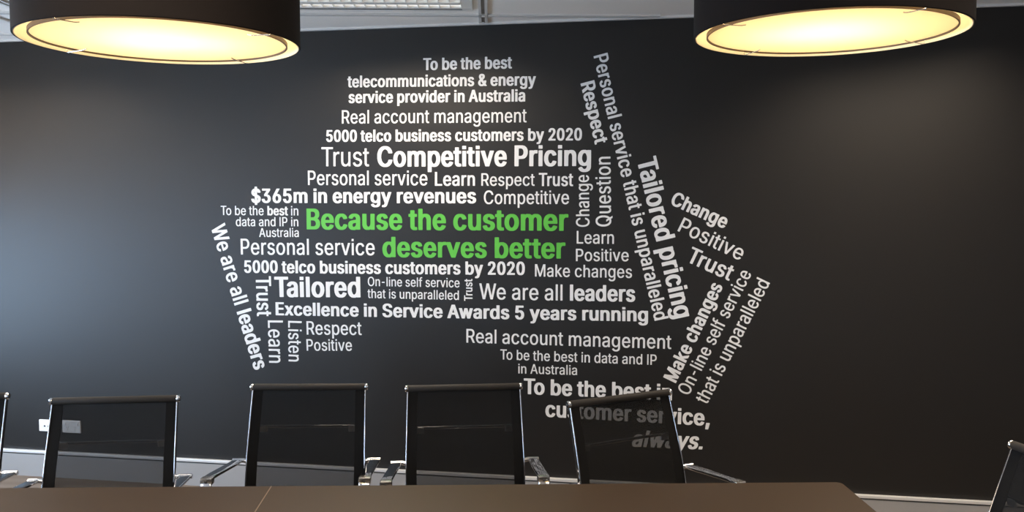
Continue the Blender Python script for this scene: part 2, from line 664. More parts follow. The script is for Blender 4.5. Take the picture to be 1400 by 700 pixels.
def add_top(p, z0, z1):
    bm = bmesh.new()
    add_prism(bm, [(q.x, q.y) for q in p], z0, z1)
    es = [e for e in bm.edges if abs(e.verts[0].co.z - e.verts[1].co.z) < 1e-6 and e.verts[0].co.z > z1 - 1e-4]
    bmesh.ops.bevel(bm, geom=es, offset=0.002, segments=2, affect='EDGES')
    return bm


pa = top_panel(seam + ed * 0.0012, cor, 0.06, -0.02)
# soften the far corner of the end panel
c0 = pa[1]
pa = [pa[0], c0 - ed * 0.02, c0 - ed * 0.006 + dn * 0.006, c0 + dn * 0.02, pa[2], pa[3]]
link('table_top', add_top(pa, 0.712, 0.74), M['table'], t)
pb = top_panel(end, seam - ed * 0.0012, 0.0, 0.06)
link('table_top', add_top(pb, 0.712, 0.74), M['table'], t)
bm = bmesh.new()
add_prism(bm, [(q.x, q.y) for q in (seam - ed * 0.0012, seam + ed * 0.0012, seam + ed * 0.0612 + dn * DEPTH, seam + ed * 0.0588 + dn * DEPTH)], 0.715, 0.7402)
link('joint_strip', bm, M['seam'], t)
rot = Matrix.Rotation(math.atan2(ed.y, ed.x), 4, 'Z')
for q in (cor - ed * 0.55 + dn * 0.65, seam + dn * 0.65, end + ed * 0.45 + dn * 0.65):
    mt = Matrix.Translation((q.x, q.y, 0)) @ rot
    bm = bmesh.new()
    add_box(bm, (0, 0, 0.365), (0.06, 0.62, 0.69), 0.004, mt)
    add_box(bm, (0, 0, 0.0125), (0.09, 0.80, 0.025), 0.004, mt)
    link('leg_panel', bm, M['table'], t)
a, b = end + ed * 0.5 + dn * 0.65, cor - ed * 0.6 + dn * 0.65
bm = bmesh.new()
L = (b - a).length
m_ = (a + b) / 2
add_box(bm, (0, 0, 0.55), (L, 0.025, 0.30), 0, Matrix.Translation((m_.x, m_.y, 0)) @ rot)
link('modesty_panel', bm, M['table'], t)

# ------------------------------------------------------------------ chairs
RAIL = [(-0.235, 0.395), (-0.255, 0.425), (-0.245, 0.452), (-0.20, 0.463), (-0.06, 0.452), (0.04, 0.443), (0.092, 0.456), (0.122, 0.50), (0.141, 0.58), (0.167, 0.68), (0.199, 0.78), (0.230, 0.87), (0.25, 0.93)]
RP = smooth_path([(0, y, z) for y, z in RAIL], 5)


def surf(bm, x0, x1, path, th, nx=8, sag=0.0):
    """a sheet of thickness th spanning x0..x1 along the path, sagging backwards in the middle"""
    grid = []
    n = len(path)
    for side in (0, 1):
        rows = []
        for i, p in enumerate(path):
            tn = (path[min(i + 1, n - 1)] - path[max(i - 1, 0)]).normalized()
            nm = Vector((0, tn.z, -tn.y))
            row = []
            for k in range(nx + 1):
                f = k / nx
                s = sag * (1 - (2 * f - 1) ** 2)
                row.append(bm.verts.new((x0 + (x1 - x0) * f, p.y + nm.y * (s + side * th), p.z + nm.z * (s + side * th))))
            rows.append(row)
        grid.append(rows)
    a, b = grid
    for i in range(n - 1):
        for k in range(nx):
            bm.faces.new((a[i][k], a[i][k + 1], a[i + 1][k + 1], a[i + 1][k]))
            bm.faces.new((b[i][k], b[i + 1][k], b[i + 1][k + 1], b[i][k + 1]))
        bm.faces.new((a[i][0], a[i + 1][0], b[i + 1][0], b[i][0]))
        bm.faces.new((a[i][nx], b[i][nx], b[i + 1][nx], a[i + 1][nx]))
    for k in range(nx):
        bm.faces.new((a[0][k], b[0][k], b[0][k + 1], a[0][k + 1]))
        bm.faces.new((a[-1][k], a[-1][k + 1], b[-1][k + 1], b[-1][k]))


def flare(bm):
    """the back is a little wider at its foot than at the top roll"""
    for v in bm.verts:
        v.co.x *= 1.02 * (1 + 0.032 * min(1.0, max(0.0, (0.93 - v.co.z) / 0.3)))
    return bm


def make_chair(label, group):
    t = thing('office_chair', label, 'chair', group=group)
    # sling of open weave between the two side rails, its edges doubled into black bands
    bm = bmesh.new()
    surf(bm, -0.196, 0.196, RP, 0.0025, 10, 0.006)
    flare(bm)
    link('sling', bm, M['weave'], t, True)
    for s in (-1, 1):
        bm = bmesh.new()
        surf(bm, min(s * 0.195, s * 0.2355), max(s * 0.195, s * 0.2355), RP, 0.005, 2)
        flare(bm)
        link('edge_band', bm, M['black_fabric'], t, True)
        r = link('side_rail', flare(sweep([p + Vector((s * 0.2365, 0.006 if p.z > 0.5 else -0.001, 0)) for p in RP], rrect(0.005, 0.020, 0.002))), M['chrome'], t, True)
    top = RP[-1]
    mt = Matrix.Translation((0, top.y, top.z)) @ Matrix.Rotation(math.pi / 2, 4, 'Y')
    bm = lathe([(0, -0.242), (0.013, -0.242), (0.0145, -0.238), (0.0145, 0.238), (0.013, 0.242), (0, 0.242)], 20)
    bmesh.ops.transform(bm, matrix=mt, verts=bm.verts)
    link('top_roll', bm, M['roll_fabric'], t, True)
    for s in (-1, 1):
        bm = lathe([(0, 0.239), (0.013, 0.239), (0.0150, 0.242), (0.0150, 0.249), (0.011, 0.253), (0, 0.253)], 20)
        bmesh.ops.transform(bm, matrix=mt @ (Matrix.Rotation(math.pi, 4, 'X') if s < 0 else Matrix.Identity(4)), verts=bm.verts)
        e = link('end_cap', bm, M['chrome'], t, True)
        bm = lathe([(0, 0.2525), (0.005, 0.2525), (0.005, 0.2545), (0, 0.2545)], 12)
        bmesh.ops.transform(bm, matrix=mt @ (Matrix.Rotation(math.pi, 4, 'X') if s < 0 else Matrix.Identity(4)), verts=bm.verts)
        link('screw', bm, M['groove'], e)
    # bar that keeps the rails apart behind the back, with a bracket at each end
    pts = [Vector((x, 0.209 + 0.004 * (1 - (x / 0.21) ** 2), 0.768)) for x in (-0.244, -0.20, -0.12, 0, 0.12, 0.20, 0.244)]
    link('back_spreader', sweep(smooth_path(pts, 3), circle(0.006, 14), Vector((0, 1, 0))), M['chrome'], t, True)
    for s in (-1, 1):
        link('bracket', box((s * 0.190, 0.209, 0.758), (0.034, 0.012, 0.026), 0.003), M['silver'], t)
    link('seat_spreader', sweep([Vector((-0.25, -0.03, 0.437)), Vector((0.25, -0.03, 0.437))], rrect(0.05, 0.012, 0.004), Vector((0, 1, 0))), M['chrome'], t, True)
    link('mechanism', box((0, 0.0, 0.405), (0.13, 0.22, 0.05), 0.012), M['black_plastic'], t)
    for s in (-1, 1):
        x = lambda v, f=0.0: s * (v + (f if s < 0 else 0.0))      # the window-side arm stands out a little more in front
        pts = [Vector((x(0.289), 0.178, 0.630)), Vector((x(0.290, 0.007), 0.10, 0.634)), Vector((x(0.291, 0.017), 0.0, 0.641)), Vector((x(0.292, 0.028), -0.105, 0.646)),
               Vector((x(0.292, 0.03), -0.138, 0.634)), Vector((x(0.290, 0.028), -0.150, 0.60)), Vector((x(0.283, 0.016), -0.135, 0.54)), Vector((x(0.262), -0.095, 0.48)), Vector((x(0.254), -0.07, 0.455))]
        ar = link('arm', sweep(smooth_path(pts, 6), rrect(0.044, 0.012, 0.005)), M['chrome'], t, True)
        link('arm_bracket', sweep([Vector((x(0.252), 0.172, 0.628)), Vector((x(0.265), 0.175, 0.631)), Vector((x(0.313), 0.175, 0.631))], circle(0.010, 14), Vector((0, 0, 1))), M['chrome'], ar, True)
        link('arm_joint', box((x(0.292, 0.03), -0.125, 0.640), (0.048, 0.040, 0.028), 0.008), M['steel'], ar, True)
        bm = bmesh.new()
        add_box(bm, (x(0.292, 0.03), -0.1455, 0.640), (0.010, 0.004, 0.010), 0.0015)
        link('screw', bm, M['groove'], ar)
    # column, star base, castors
    link('column', lathe([(0, 0.10), (0.026, 0.10), (0.026, 0.24), (0.016, 0.245), (0.016, 0.385), (0, 0.385)], 24), M['chrome'], t, True)
    for k in range(5):
        mt = Matrix.Rotation(2 * math.pi * k / 5 + 0.3, 4, 'Z')
        bm = sweep([Vector((0.0, 0, 0.115)), Vector((0.12, 0, 0.108)), Vector((0.30, 0, 0.082))], rrect(0.034, 0.022, 0.006), Vector((0, 1, 0)))
        bmesh.ops.transform(bm, matrix=mt, verts=bm.verts)
        link('base_arm', bm, M['chrome'], t, True)
        bm = bmesh.new()
        for s in (-1, 1):
            w = bmesh.new()
            b2 = lathe([(0, -0.009), (0.024, -0.009), (0.0275, -0.004), (0.0275, 0.004), (0.024, 0.009), (0, 0.009)], 20)
            bmesh.ops.transform(b2, matrix=mt @ Matrix.Translation((0.30, s * 0.014, 0.0275)) @ Matrix.Rotation(math.pi / 2, 4, 'X'), verts=b2.verts)
            me = bpy.data.meshes.new('tmp')
            b2.to_mesh(me)
            b2.free()
            w.free()
            bm.from_mesh(me)
            bpy.data.meshes.remove(me)
        add_box(bm, (0.29, 0, 0.055), (0.04, 0.012, 0.04), 0.004, mt)
        link('castor', bm, M['black_plastic'], t, True)
    return t


GROUP = 'black mesh chairs around the table'
# each chair: middle of its top roll (x, y) and how far it is turned
SPOTS = [
    ((-2.322, 3.560), 3.0, 'black mesh chair at the window end of the row, cut off by the picture edge'),
    ((-1.600, 3.500), 6.0, 'black mesh chair in front of the two wall sockets, one seen through its back'),
    ((-0.875, 3.752), 1.0, 'black mesh chair standing under the small words respect and positive'),
    ((-0.206, 3.740), 6.0, 'black mesh chair facing the table, next to the turned chair on its window side'),
    ((0.441, 3.530), 27.5, 'black mesh chair turned askew, the words customer service showing through its back'),
    ((1.690, 2.600), -79.0, 'dark mesh chair facing the end of the table, side on and cut off'),
]
proto = None
for (p, deg, label) in SPOTS:
    if proto is None:
        c = proto = make_chair(label, GROUP)
    else:
        c = copy_tree(proto)
        c['label'] = label
    a = math.radians(deg)
    c.location = (p[0] + 0.25 * math.sin(a), p[1] - 0.25 * math.cos(a), 0)
    c.rotation_euler = (0, 0, a)

# ------------------------------------------------------------------ sockets on the black wall
def outlet(u, v, w, h, label, kind):
    t = thing('power_outlet', label, 'socket', on_wall(u, v), -WALL_A, 'white sockets on the black wall')
    link('plate', box((0, -0.006, 0), (w, 0.012, h), 0.004), M['outlet'], t)
    if kind == 'power':
        for s in (-1, 1):
            link('switch', box((s * w * 0.34, -0.0125, h * 0.24), (0.012, 0.006, 0.018), 0.0015), M['outlet'], t)
            bm = bmesh.new()
            for q, r in ((-0.007, 0.45), (0.007, -0.45)):
                add_box(bm, (0, 0, 0), (0.002, 0.001, 0.009), 0, Matrix.Translation((s * w * 0.21 + q, -0.0122, -h * 0.04)) @ Matrix.Rotation(r, 4, 'Y'))
            add_box(bm, (s * w * 0.21, -0.0122, -h * 0.22), (0.002, 0.001, 0.010))
            link('socket_slots', bm, M['slot'], t)
    else:
        for s in (-1, 1):
            j = link('data_jack', box((s * 0.014 + 0.0, -0.0125, -0.002), (0.018, 0.003, 0.016), 0.001), M['outlet'], t)
            link('jack_opening', box((s * 0.014, -0.0143, -0.002), (0.011, 0.001, 0.010)), M['slot'], j)
    return t


outlet(-2.970, 0.325, 0.112, 0.074, 'white data socket plate on the black wall, standing clear beside the chair', 'data')
outlet(-2.800, 0.325, 0.125, 0.078, 'white double power socket on the black wall, seen dimly through the chair back', 'power')

# ------------------------------------------------------------------ lettering on the black wall
# outlines of a condensed grotesque, 400 units to the cap height: weight -> letter -> 'advance|x y,x y;...'
GLYPHS = {}
GLYPHS['b'] = {
 '$': '0.6676|122 -56,115 -53,113 -49,112 -7,109 -5,84 3,64 16,47 32,42 39,34 52,27 71,21 97,21 109,24 115,32 118,85 118,94 116,98 111,102 92,107 80,110 76,112 77,113 84,112 178,109 181,75 198,56 214,47 225,34 250,30 267,28 294,30 313,34 329,39 345,49 361,55 370,72 385,89 395,112 404,113 448,115 452,125 456,164 456,172 454,176 449,177 405,207 394,224 383,237 370,244 361,253 345,259 329,263 313,264 292,261 287,254 285,200 285,192 287,188 292,186 307,182 316,179 321,177 320,176 233,177 230,179 227,204 217,229 201,244 186,252 175,261 159,266 142,268 129,268 97,266 82,259 60,249 41,238 26,230 19,215 8,199 0,177 -7,176 -48,174 -52,164 -56;177 76,179 75,180 76,187 85,191 97,193 111,193 119,188 135,184 142,179 147,177 146,176 142;110 270,112 270,113 276,113 311,112 315,110 316,107 310,105 299,105 283,107 275',
 '&': '0.7161|110 -5,78 5,65 13,50 26,32 52,27 63,21 84,20 100,20 116,21 132,27 151,36 169,44 180,77 217,76 220,57 254,50 270,45 299,45 321,49 342,56 361,65 374,82 390,97 398,117 403,164 403,182 398,194 393,211 379,221 366,227 353,232 337,235 323,235 303,233 291,226 270,217 254,209 242,198 230,177 210,175 206,205 161,207 161,209 164,210 180,214 183,219 185,272 186,280 183,284 180,285 151,281 125,276 105,263 73,301 13,303 7,299 2,292 0,230 0,222 2,214 11,210 12,192 3,162 -5;130 53,140 53,150 57,164 66,171 74,129 140,119 153,112 146,104 132,98 113,98 100,102 85,107 74,115 62;133 273,135 272,138 273,147 284,154 296,156 305,156 321,155 327,149 339,142 345,137 344,132 339,127 331,123 319,122 310,123 299,127 286',
 ',': '0.3254|32 -89,27 -88,24 -84,23 -72,40 65,44 68,52 70,109 70,117 68,121 63,121 53,90 -84,87 -88,79 -90',
 '.': '0.2993|39 0,32 3,30 8,30 61,32 67,42 70,97 70,104 69,109 66,111 61,111 10,109 3,99 0',
 '0': '0.6766|122 -5,97 3,77 17,58 41,45 68,35 103,28 148,28 162,26 172,26 226,28 252,33 287,40 316,53 350,68 372,87 390,105 400,125 405,169 405,193 398,207 389,227 369,236 356,247 332,258 297,265 252,266 230,266 172,264 145,258 103,246 63,234 41,219 21,212 14,199 5,177 -3,167 -5;143 57,147 56,152 58,161 66,167 74,174 87,184 119,189 148,191 169,191 233,189 252,184 283,177 305,167 326,157 339,147 344,140 342,130 332,122 319,117 308,106 271,101 230,101 169,103 150,109 119,115 97,123 79,132 65',
 '2': '0.6766|44 0,37 3,35 7,35 41,36 47,154 218,171 250,176 265,178 278,178 302,171 323,161 337,151 343,144 346,131 339,122 326,117 316,114 305,111 294,111 281,107 276,95 274,49 274,40 276,37 281,36 299,40 323,47 343,55 359,64 371,80 387,99 398,114 403,127 405,169 405,192 398,210 387,225 374,232 364,241 350,247 332,253 305,253 276,251 262,244 234,234 212,222 190,134 61,135 59,139 59,244 59,254 57,257 53,258 50,257 5,252 1,244 0',
 '3': '0.6766|115 -5,102 -1,80 7,60 21,48 34,38 49,30 68,25 92,25 106,27 112,37 115,89 115,97 113,100 109,104 93,112 74,120 64,132 57,140 55,149 56,159 61,172 75,179 89,183 103,183 129,176 154,169 166,162 174,145 183,125 187,97 188,90 191,88 196,89 239,152 339,149 341,52 341,42 343,39 347,38 350,38 393,42 398,50 400,239 400,245 397,248 393,247 351,174 238,175 234,204 225,220 214,237 196,248 178,256 154,260 130,260 103,254 73,250 61,241 44,234 34,215 15,202 7,187 0,165 -5',
 '5': '0.6766|119 -5,105 -1,89 5,76 13,57 33,47 49,39 68,33 95,34 109,37 113,45 115,95 115,104 113,107 109,112 89,120 72,129 63,139 56,145 56,155 61,163 68,176 90,181 109,183 122,183 138,181 151,176 170,167 187,154 201,142 207,135 206,125 202,117 197,109 189,100 186,79 186,55 189,44 192,39 196,38 217,53 393,57 398,65 400,235 400,242 397,244 393,245 350,243 345,232 341,125 340,123 337,121 321,118 271,118 268,120 266,170 267,194 260,206 254,219 243,236 222,246 202,252 183,258 153,258 109,251 74,242 53,229 32,210 13,197 5,189 1,167 -5',
 '6': '0.6766|122 -5,99 3,82 13,61 34,49 55,44 69,39 89,35 119,35 138,40 175,45 194,61 236,140 395,144 398,152 400,209 400,218 396,219 393,219 388,155 263,153 255,155 253,172 253,182 251,204 243,215 235,226 225,238 209,251 180,256 154,258 125,256 117,256 100,253 82,246 60,236 41,225 27,209 11,192 2,169 -5;144 55,149 55,155 59,164 68,170 76,179 98,183 122,181 146,175 167,167 182,161 190,152 196,147 198,142 197,134 192,122 177,115 162,110 135,110 116,117 87,124 73,130 64',
 'A': '0.7644|19 0,14 2,10 5,10 13,120 393,125 398,134 400,194 400,202 398,205 395,209 385,316 20,318 10,317 5,314 2,305 0,249 0,240 2,236 7,209 103,207 106,125 107,120 106,118 103,92 10,89 4,79 0;138 167,185 166,189 167,190 169,166 257,164 261,162 260,160 255,142 190,137 170',
 'B': '0.7084|44 0,37 4,35 10,35 395,39 398,47 400,180 400,195 398,215 392,234 381,247 368,254 359,266 335,271 311,271 270,266 249,255 229,236 209,253 196,264 183,274 166,281 145,283 132,283 92,277 66,272 53,261 36,244 19,225 9,209 3,185 0;115 60,160 59,174 61,187 67,198 79,202 89,206 101,206 121,204 130,198 146,191 158,185 163,174 170,157 174,119 174,115 174,113 172,113 65;115 233,159 233,167 236,177 242,186 254,191 263,194 276,196 289,194 302,190 316,184 326,176 334,170 337,155 341,119 341,115 341,113 339,113 238',
 'C': '0.8101|154 -5,137 -1,117 6,109 10,90 22,74 38,65 48,48 76,35 109,30 130,25 164,25 231,26 249,31 276,37 295,50 327,62 347,72 360,90 377,115 394,144 403,157 405,207 405,229 400,250 391,270 378,284 364,299 345,309 327,319 300,324 270,320 265,312 263,259 263,250 264,245 268,237 295,231 308,223 319,209 332,194 340,180 343,172 342,164 339,149 330,130 310,119 291,109 260,103 230,101 202,103 170,109 140,119 111,130 90,149 70,164 61,172 58,184 57,200 63,212 70,223 81,237 103,245 132,249 135,257 137,314 137,322 134,324 130,324 127,319 100,308 69,292 45,272 24,247 7,222 -2,204 -5',
 'E': '0.6725|45 0,38 4,36 10,37 395,42 399,50 400,249 400,259 398,262 395,263 392,263 351,262 347,257 343,249 341,120 341,117 341,115 339,115 234,120 232,239 232,247 230,251 228,253 223,253 185,253 180,250 176,240 173,117 172,115 167,115 65,117 60,120 59,250 59,259 57,263 55,265 50,264 5,259 1,250 0',
 'M': '0.9877|45 0,38 4,36 10,36 390,38 396,49 400,117 400,125 399,130 395,204 161,209 150,212 154,286 395,292 399,300 400,369 400,379 397,381 393,381 388,381 10,379 4,369 0,317 0,309 1,304 5,303 170,302 178,300 179,295 166,249 17,244 5,240 2,232 0,184 0,175 2,170 8,115 180,114 178,113 170,112 5,109 2,100 0',
 'P': '0.7115|45 0,38 4,36 10,37 395,40 398,49 400,182 400,197 398,219 392,239 381,258 363,271 343,281 316,285 295,285 246,277 214,271 198,261 182,250 170,235 157,220 149,200 143,187 141,117 140,115 135,114 5,110 2,102 0;117 199,150 198,164 200,172 203,182 208,191 217,201 234,206 258,206 283,204 295,200 308,191 324,184 331,174 337,157 341,120 341,117 341,115 339,115 204',
 'R': '0.7182|45 0,38 4,36 10,37 395,40 398,49 400,182 400,199 398,222 391,240 381,262 360,276 335,283 311,286 286,286 263,284 246,279 222,273 206,264 191,252 178,234 164,232 161,294 18,296 12,295 5,290 1,282 0,224 0,214 3,210 8,151 146,147 149,120 149,117 148,115 143,114 5,110 2,102 0;117 209,152 208,174 212,185 218,191 223,200 238,204 250,208 273,206 292,201 310,196 319,186 331,176 337,159 341,120 341,117 341,115 339,115 214',
 'S': '0.7146|125 -6,104 -1,80 8,64 19,51 31,37 52,30 68,23 98,24 113,27 116,35 118,90 118,99 116,103 111,105 97,109 85,120 69,129 63,142 56,149 54,159 54,167 56,181 63,190 70,199 82,204 93,208 111,206 125,200 138,194 146,181 156,160 166,95 189,72 203,52 223,40 241,34 260,31 271,31 308,38 335,47 353,56 366,73 382,80 387,99 397,130 405,182 405,204 400,225 392,242 379,253 369,266 351,275 332,279 313,281 297,280 291,277 287,269 285,215 285,207 287,203 292,197 313,188 329,170 341,154 346,145 344,135 339,127 333,119 324,114 313,110 302,110 284,112 275,118 263,129 253,135 249,155 239,200 223,226 212,247 198,262 184,276 162,282 145,285 132,284 92,279 69,269 47,251 25,229 8,205 -1,182 -7',
 'T': '0.7176|124 0,117 4,115 10,114 339,112 341,109 341,32 341,22 343,19 347,18 350,19 395,24 399,32 400,275 400,284 399,289 395,290 390,290 350,289 347,286 343,277 341,199 341,197 340,195 337,194 5,190 2,182 0',
 'a': '0.6107|90 -6,67 0,55 7,41 18,28 37,22 52,18 69,18 108,22 125,27 137,35 148,45 158,60 168,82 175,112 182,147 187,155 191,159 194,160 198,160 212,157 223,153 233,147 242,140 246,134 248,125 246,115 239,103 225,97 212,94 209,87 207,65 207,35 218,25 223,23 226,24 231,30 249,42 268,61 287,72 294,89 301,107 306,155 306,167 304,190 295,210 281,223 263,227 254,232 238,236 212,236 7,232 2,224 0,174 0,162 2,144 -5,134 -7;117 52,123 52,137 60,144 66,152 77,156 87,160 103,159 127,157 130,130 126,115 121,104 114,98 106,93 89,96 71,105 58',
 'b': '0.6812|137 -6,119 -2,107 3,94 0,44 0,35 2,32 7,31 390,33 396,40 400,95 400,105 397,108 392,109 300,112 299,134 306,180 306,200 300,212 295,228 284,244 267,255 249,261 236,267 215,273 188,275 167,275 133,273 114,266 79,257 57,251 44,239 28,225 14,215 7,204 1,187 -5,175 -7;148 53,155 53,164 58,173 66,181 77,189 97,194 119,196 133,196 172,192 193,186 214,173 234,164 243,152 248,139 242,130 233,124 224,114 199,108 167,108 130,116 93,122 81,129 69,139 59',
 'c': '0.6202|120 -6,94 0,72 13,54 31,43 45,37 58,27 85,21 111,20 130,20 172,21 188,29 220,39 246,52 267,67 283,77 291,89 297,114 305,165 306,189 299,202 292,211 286,227 270,237 257,246 238,249 225,249 215,245 210,212 199,187 199,180 201,177 204,167 226,162 234,152 243,142 247,139 247,124 238,113 225,105 207,100 188,96 166,96 133,98 119,102 103,109 84,117 69,124 62,132 55,140 53,154 58,161 65,172 82,177 98,180 101,185 103,210 104,245 93,250 89,251 81,244 58,234 39,221 23,205 10,187 0,160 -7',
 'd': '0.6812|117 -6,107 -5,90 1,69 14,50 34,35 61,25 95,20 138,20 162,21 185,25 206,30 225,38 246,52 268,73 289,84 296,99 302,115 306,160 306,182 300,185 301,186 392,189 397,199 400,249 400,255 399,261 396,263 390,263 7,259 2,250 0,200 0,189 3,167 -5,157 -7;140 53,145 53,157 60,168 73,176 87,181 101,186 132,186 174,182 194,177 210,171 225,161 238,149 246,142 248,134 244,125 238,120 233,112 220,102 191,98 166,98 132,102 111,109 89,121 66,130 58',
 'e': '0.6322|122 -6,95 0,79 8,70 14,55 29,48 37,35 61,25 92,20 125,20 169,21 188,29 220,40 249,56 273,70 286,92 299,107 304,117 306,164 306,187 299,202 291,221 275,236 254,246 231,253 204,256 175,256 135,252 130,244 128,99 127,97 125,97 122,100 103,105 89,114 73,120 64,134 55,142 52,152 55,162 61,172 74,179 91,182 93,189 96,209 96,245 84,251 81,253 74,245 51,234 33,215 13,202 5,175 -5,164 -7;99 183,172 182,177 184,178 190,171 215,161 233,152 242,143 247,137 247,125 241,118 234,105 214,98 191,98 185',
 'g': '0.6822|119 -114,107 -112,90 -107,79 -102,62 -92,50 -80,37 -62,31 -51,32 -41,37 -36,64 -17,72 -15,90 -15,99 -19,113 -40,128 -52,140 -56,154 -55,170 -45,178 -35,182 -25,186 -9,186 7,185 9,182 10,167 5,152 3,122 3,107 5,90 11,74 19,60 30,48 44,38 60,33 73,27 90,21 119,20 140,20 164,23 198,29 220,37 242,43 255,54 270,72 288,90 299,117 306,162 306,187 298,200 303,254 302,261 299,263 292,263 -20,257 -48,248 -67,238 -81,227 -91,209 -102,187 -110,169 -114;138 63,147 63,157 68,165 75,171 82,181 105,186 129,188 146,186 178,177 212,169 228,162 237,152 244,144 248,137 246,126 239,120 233,112 220,105 204,98 169,98 135,102 114,107 98,120 76,128 68',
 'h': '0.6596|40 0,33 4,31 10,32 393,35 398,42 400,97 400,105 397,108 392,109 300,112 299,125 304,137 306,179 306,199 300,212 294,227 282,237 268,246 250,253 223,255 207,254 7,250 2,240 0,190 0,182 2,179 5,178 193,172 218,164 234,155 243,145 246,139 244,130 240,122 230,114 214,110 199,108 185,107 5,104 2,95 0',
 'i': '0.2878|39 0,32 4,30 10,30 295,34 300,40 302,95 302,104 299,106 294,106 7,102 2,95 0;39 334,32 337,30 342,30 392,32 396,37 399,44 400,94 400,104 397,106 390,106 342,104 337,94 333',
 'k': '0.6155|40 0,33 4,31 10,32 393,35 398,42 400,97 400,105 397,108 392,109 223,110 222,114 225,174 300,182 303,244 303,252 300,255 297,256 292,254 289,167 177,164 170,259 18,262 12,263 7,259 2,250 0,189 0,179 3,172 12,110 108,109 108,108 103,107 5,104 2,95 0',
 'l': '0.2955|40 0,33 4,31 10,32 393,35 398,42 400,97 400,105 397,108 390,108 7,104 2,97 0',
 'm': '0.9967|42 0,35 4,33 10,33 292,35 299,45 303,95 303,110 299,135 307,175 307,200 300,220 284,224 285,243 299,262 305,272 307,312 307,324 305,337 301,349 294,360 285,372 270,379 257,384 239,388 218,388 10,385 3,375 0,322 0,314 2,310 5,309 209,306 223,301 234,292 242,282 248,272 244,262 234,255 223,250 204,249 5,244 1,235 0,184 0,173 4,171 10,171 209,166 228,161 236,152 244,144 247,133 242,125 234,117 220,111 201,110 5,107 2,99 0',
 'n': '0.6591|40 0,33 4,31 10,32 297,35 300,44 303,94 303,107 298,134 306,177 306,194 302,210 295,224 285,239 265,247 246,253 223,255 206,254 5,249 1,239 0,190 0,182 2,179 5,178 193,172 218,164 234,155 243,145 246,139 244,130 240,122 230,114 214,110 199,108 185,107 5,104 2,95 0',
 'o': '0.6673|124 -6,97 0,73 13,56 29,39 55,29 82,21 116,20 159,23 194,30 222,43 250,55 268,75 288,99 300,119 306,170 306,195 298,207 292,215 286,235 267,252 241,261 217,268 182,268 158,270 148,266 106,258 74,246 49,231 28,219 16,205 7,195 2,175 -5,162 -7;140 53,149 53,160 60,174 76,184 98,189 121,191 137,191 164,189 178,181 210,172 226,167 234,157 243,145 248,140 247,130 242,121 233,116 225,109 210,104 196,98 164,98 132,102 111,109 89,115 76,123 65,129 60',
 'p': '0.6812|40 -107,33 -104,31 -97,32 297,37 301,45 303,94 303,109 298,124 304,135 306,180 306,200 300,214 294,227 285,244 267,255 249,261 236,267 215,273 186,275 167,275 133,269 93,261 65,252 45,239 28,224 13,215 7,204 1,187 -5,172 -7,139 -7,110 0,108 -4,107 -102,104 -105,95 -108;148 53,155 53,164 58,173 66,181 77,189 97,194 119,196 133,196 172,192 193,186 214,173 234,164 243,152 248,139 242,130 233,124 224,114 199,108 167,108 130,116 93,122 81,129 69,139 59',
 'r': '0.4327|40 0,33 4,31 10,32 297,35 300,44 303,94 303,105 300,124 305,139 307,157 307,175 306,182 303,185 300,186 297,186 252,184 247,175 243,155 243,145 245,135 241,125 234,118 225,114 215,110 204,108 191,107 5,104 2,95 0',
 's': '0.5754|104 -6,87 -3,69 4,60 8,47 19,35 34,27 50,21 69,22 82,27 86,60 96,85 95,90 93,94 90,100 73,109 60,117 54,127 51,134 53,144 60,149 66,154 76,156 84,154 95,149 106,140 113,77 135,62 143,46 156,35 172,30 186,26 209,28 234,33 252,38 263,48 276,60 288,67 292,84 300,104 306,155 306,174 300,187 294,195 289,208 276,217 263,222 250,228 234,227 223,222 219,189 210,165 210,160 212,156 215,149 231,142 242,134 248,127 249,115 242,107 231,103 218,105 206,110 198,117 191,130 185,187 166,202 157,215 144,226 127,231 113,233 100,233 74,229 57,221 39,208 21,189 7,179 2,157 -5,142 -7',
 't': '0.3644|94 -3,72 4,59 13,47 28,42 39,38 52,36 66,36 242,34 246,32 246,15 247,9 248,5 250,3 255,4 297,7 300,12 302,32 303,36 305,37 364,40 369,47 371,99 371,109 368,111 363,112 305,115 303,145 302,152 299,155 294,155 255,153 250,144 247,115 246,113 246,111 242,111 74,115 60,118 57,144 56,153 52,154 49,159 18,159 7,155 2,135 -3',
 'u': '0.6596|104 -3,87 2,75 7,59 21,48 34,43 44,35 68,31 95,32 297,37 301,47 303,95 303,104 300,107 297,108 108,112 89,118 73,129 61,140 56,147 58,155 63,164 72,171 85,176 105,178 119,179 297,182 300,190 303,242 303,250 300,254 297,255 292,254 5,250 2,242 0,192 0,179 5,152 -3',
 'v': '0.6283|107 0,102 2,98 5,94 17,10 291,10 297,15 301,24 303,79 303,89 299,132 153,135 143,137 142,141 150,175 271,184 297,187 300,195 303,250 303,259 300,263 295,262 289,175 5,172 2,164 0',
 'w': '0.8958|92 0,87 2,83 5,79 20,14 289,13 295,15 299,22 302,29 303,80 303,91 299,93 295,119 178,120 172,122 171,124 175,150 292,152 297,155 300,164 303,217 303,225 300,229 297,254 188,257 175,259 173,261 175,264 188,285 284,290 299,295 301,302 303,354 303,364 299,366 294,366 284,301 15,296 4,285 0,235 0,227 1,222 5,220 10,194 124,190 133,189 132,187 127,162 18,158 4,147 0',
 'x': '0.6124|22 0,17 2,14 5,13 10,14 15,90 154,20 286,18 292,20 299,25 301,32 303,87 303,95 300,102 294,130 238,134 235,137 238,167 295,172 300,180 303,237 303,242 302,249 299,251 294,249 287,195 188,177 153,189 130,253 15,254 8,253 4,247 1,240 0,184 0,175 2,171 7,138 71,134 75,130 72,97 8,92 3,82 0',
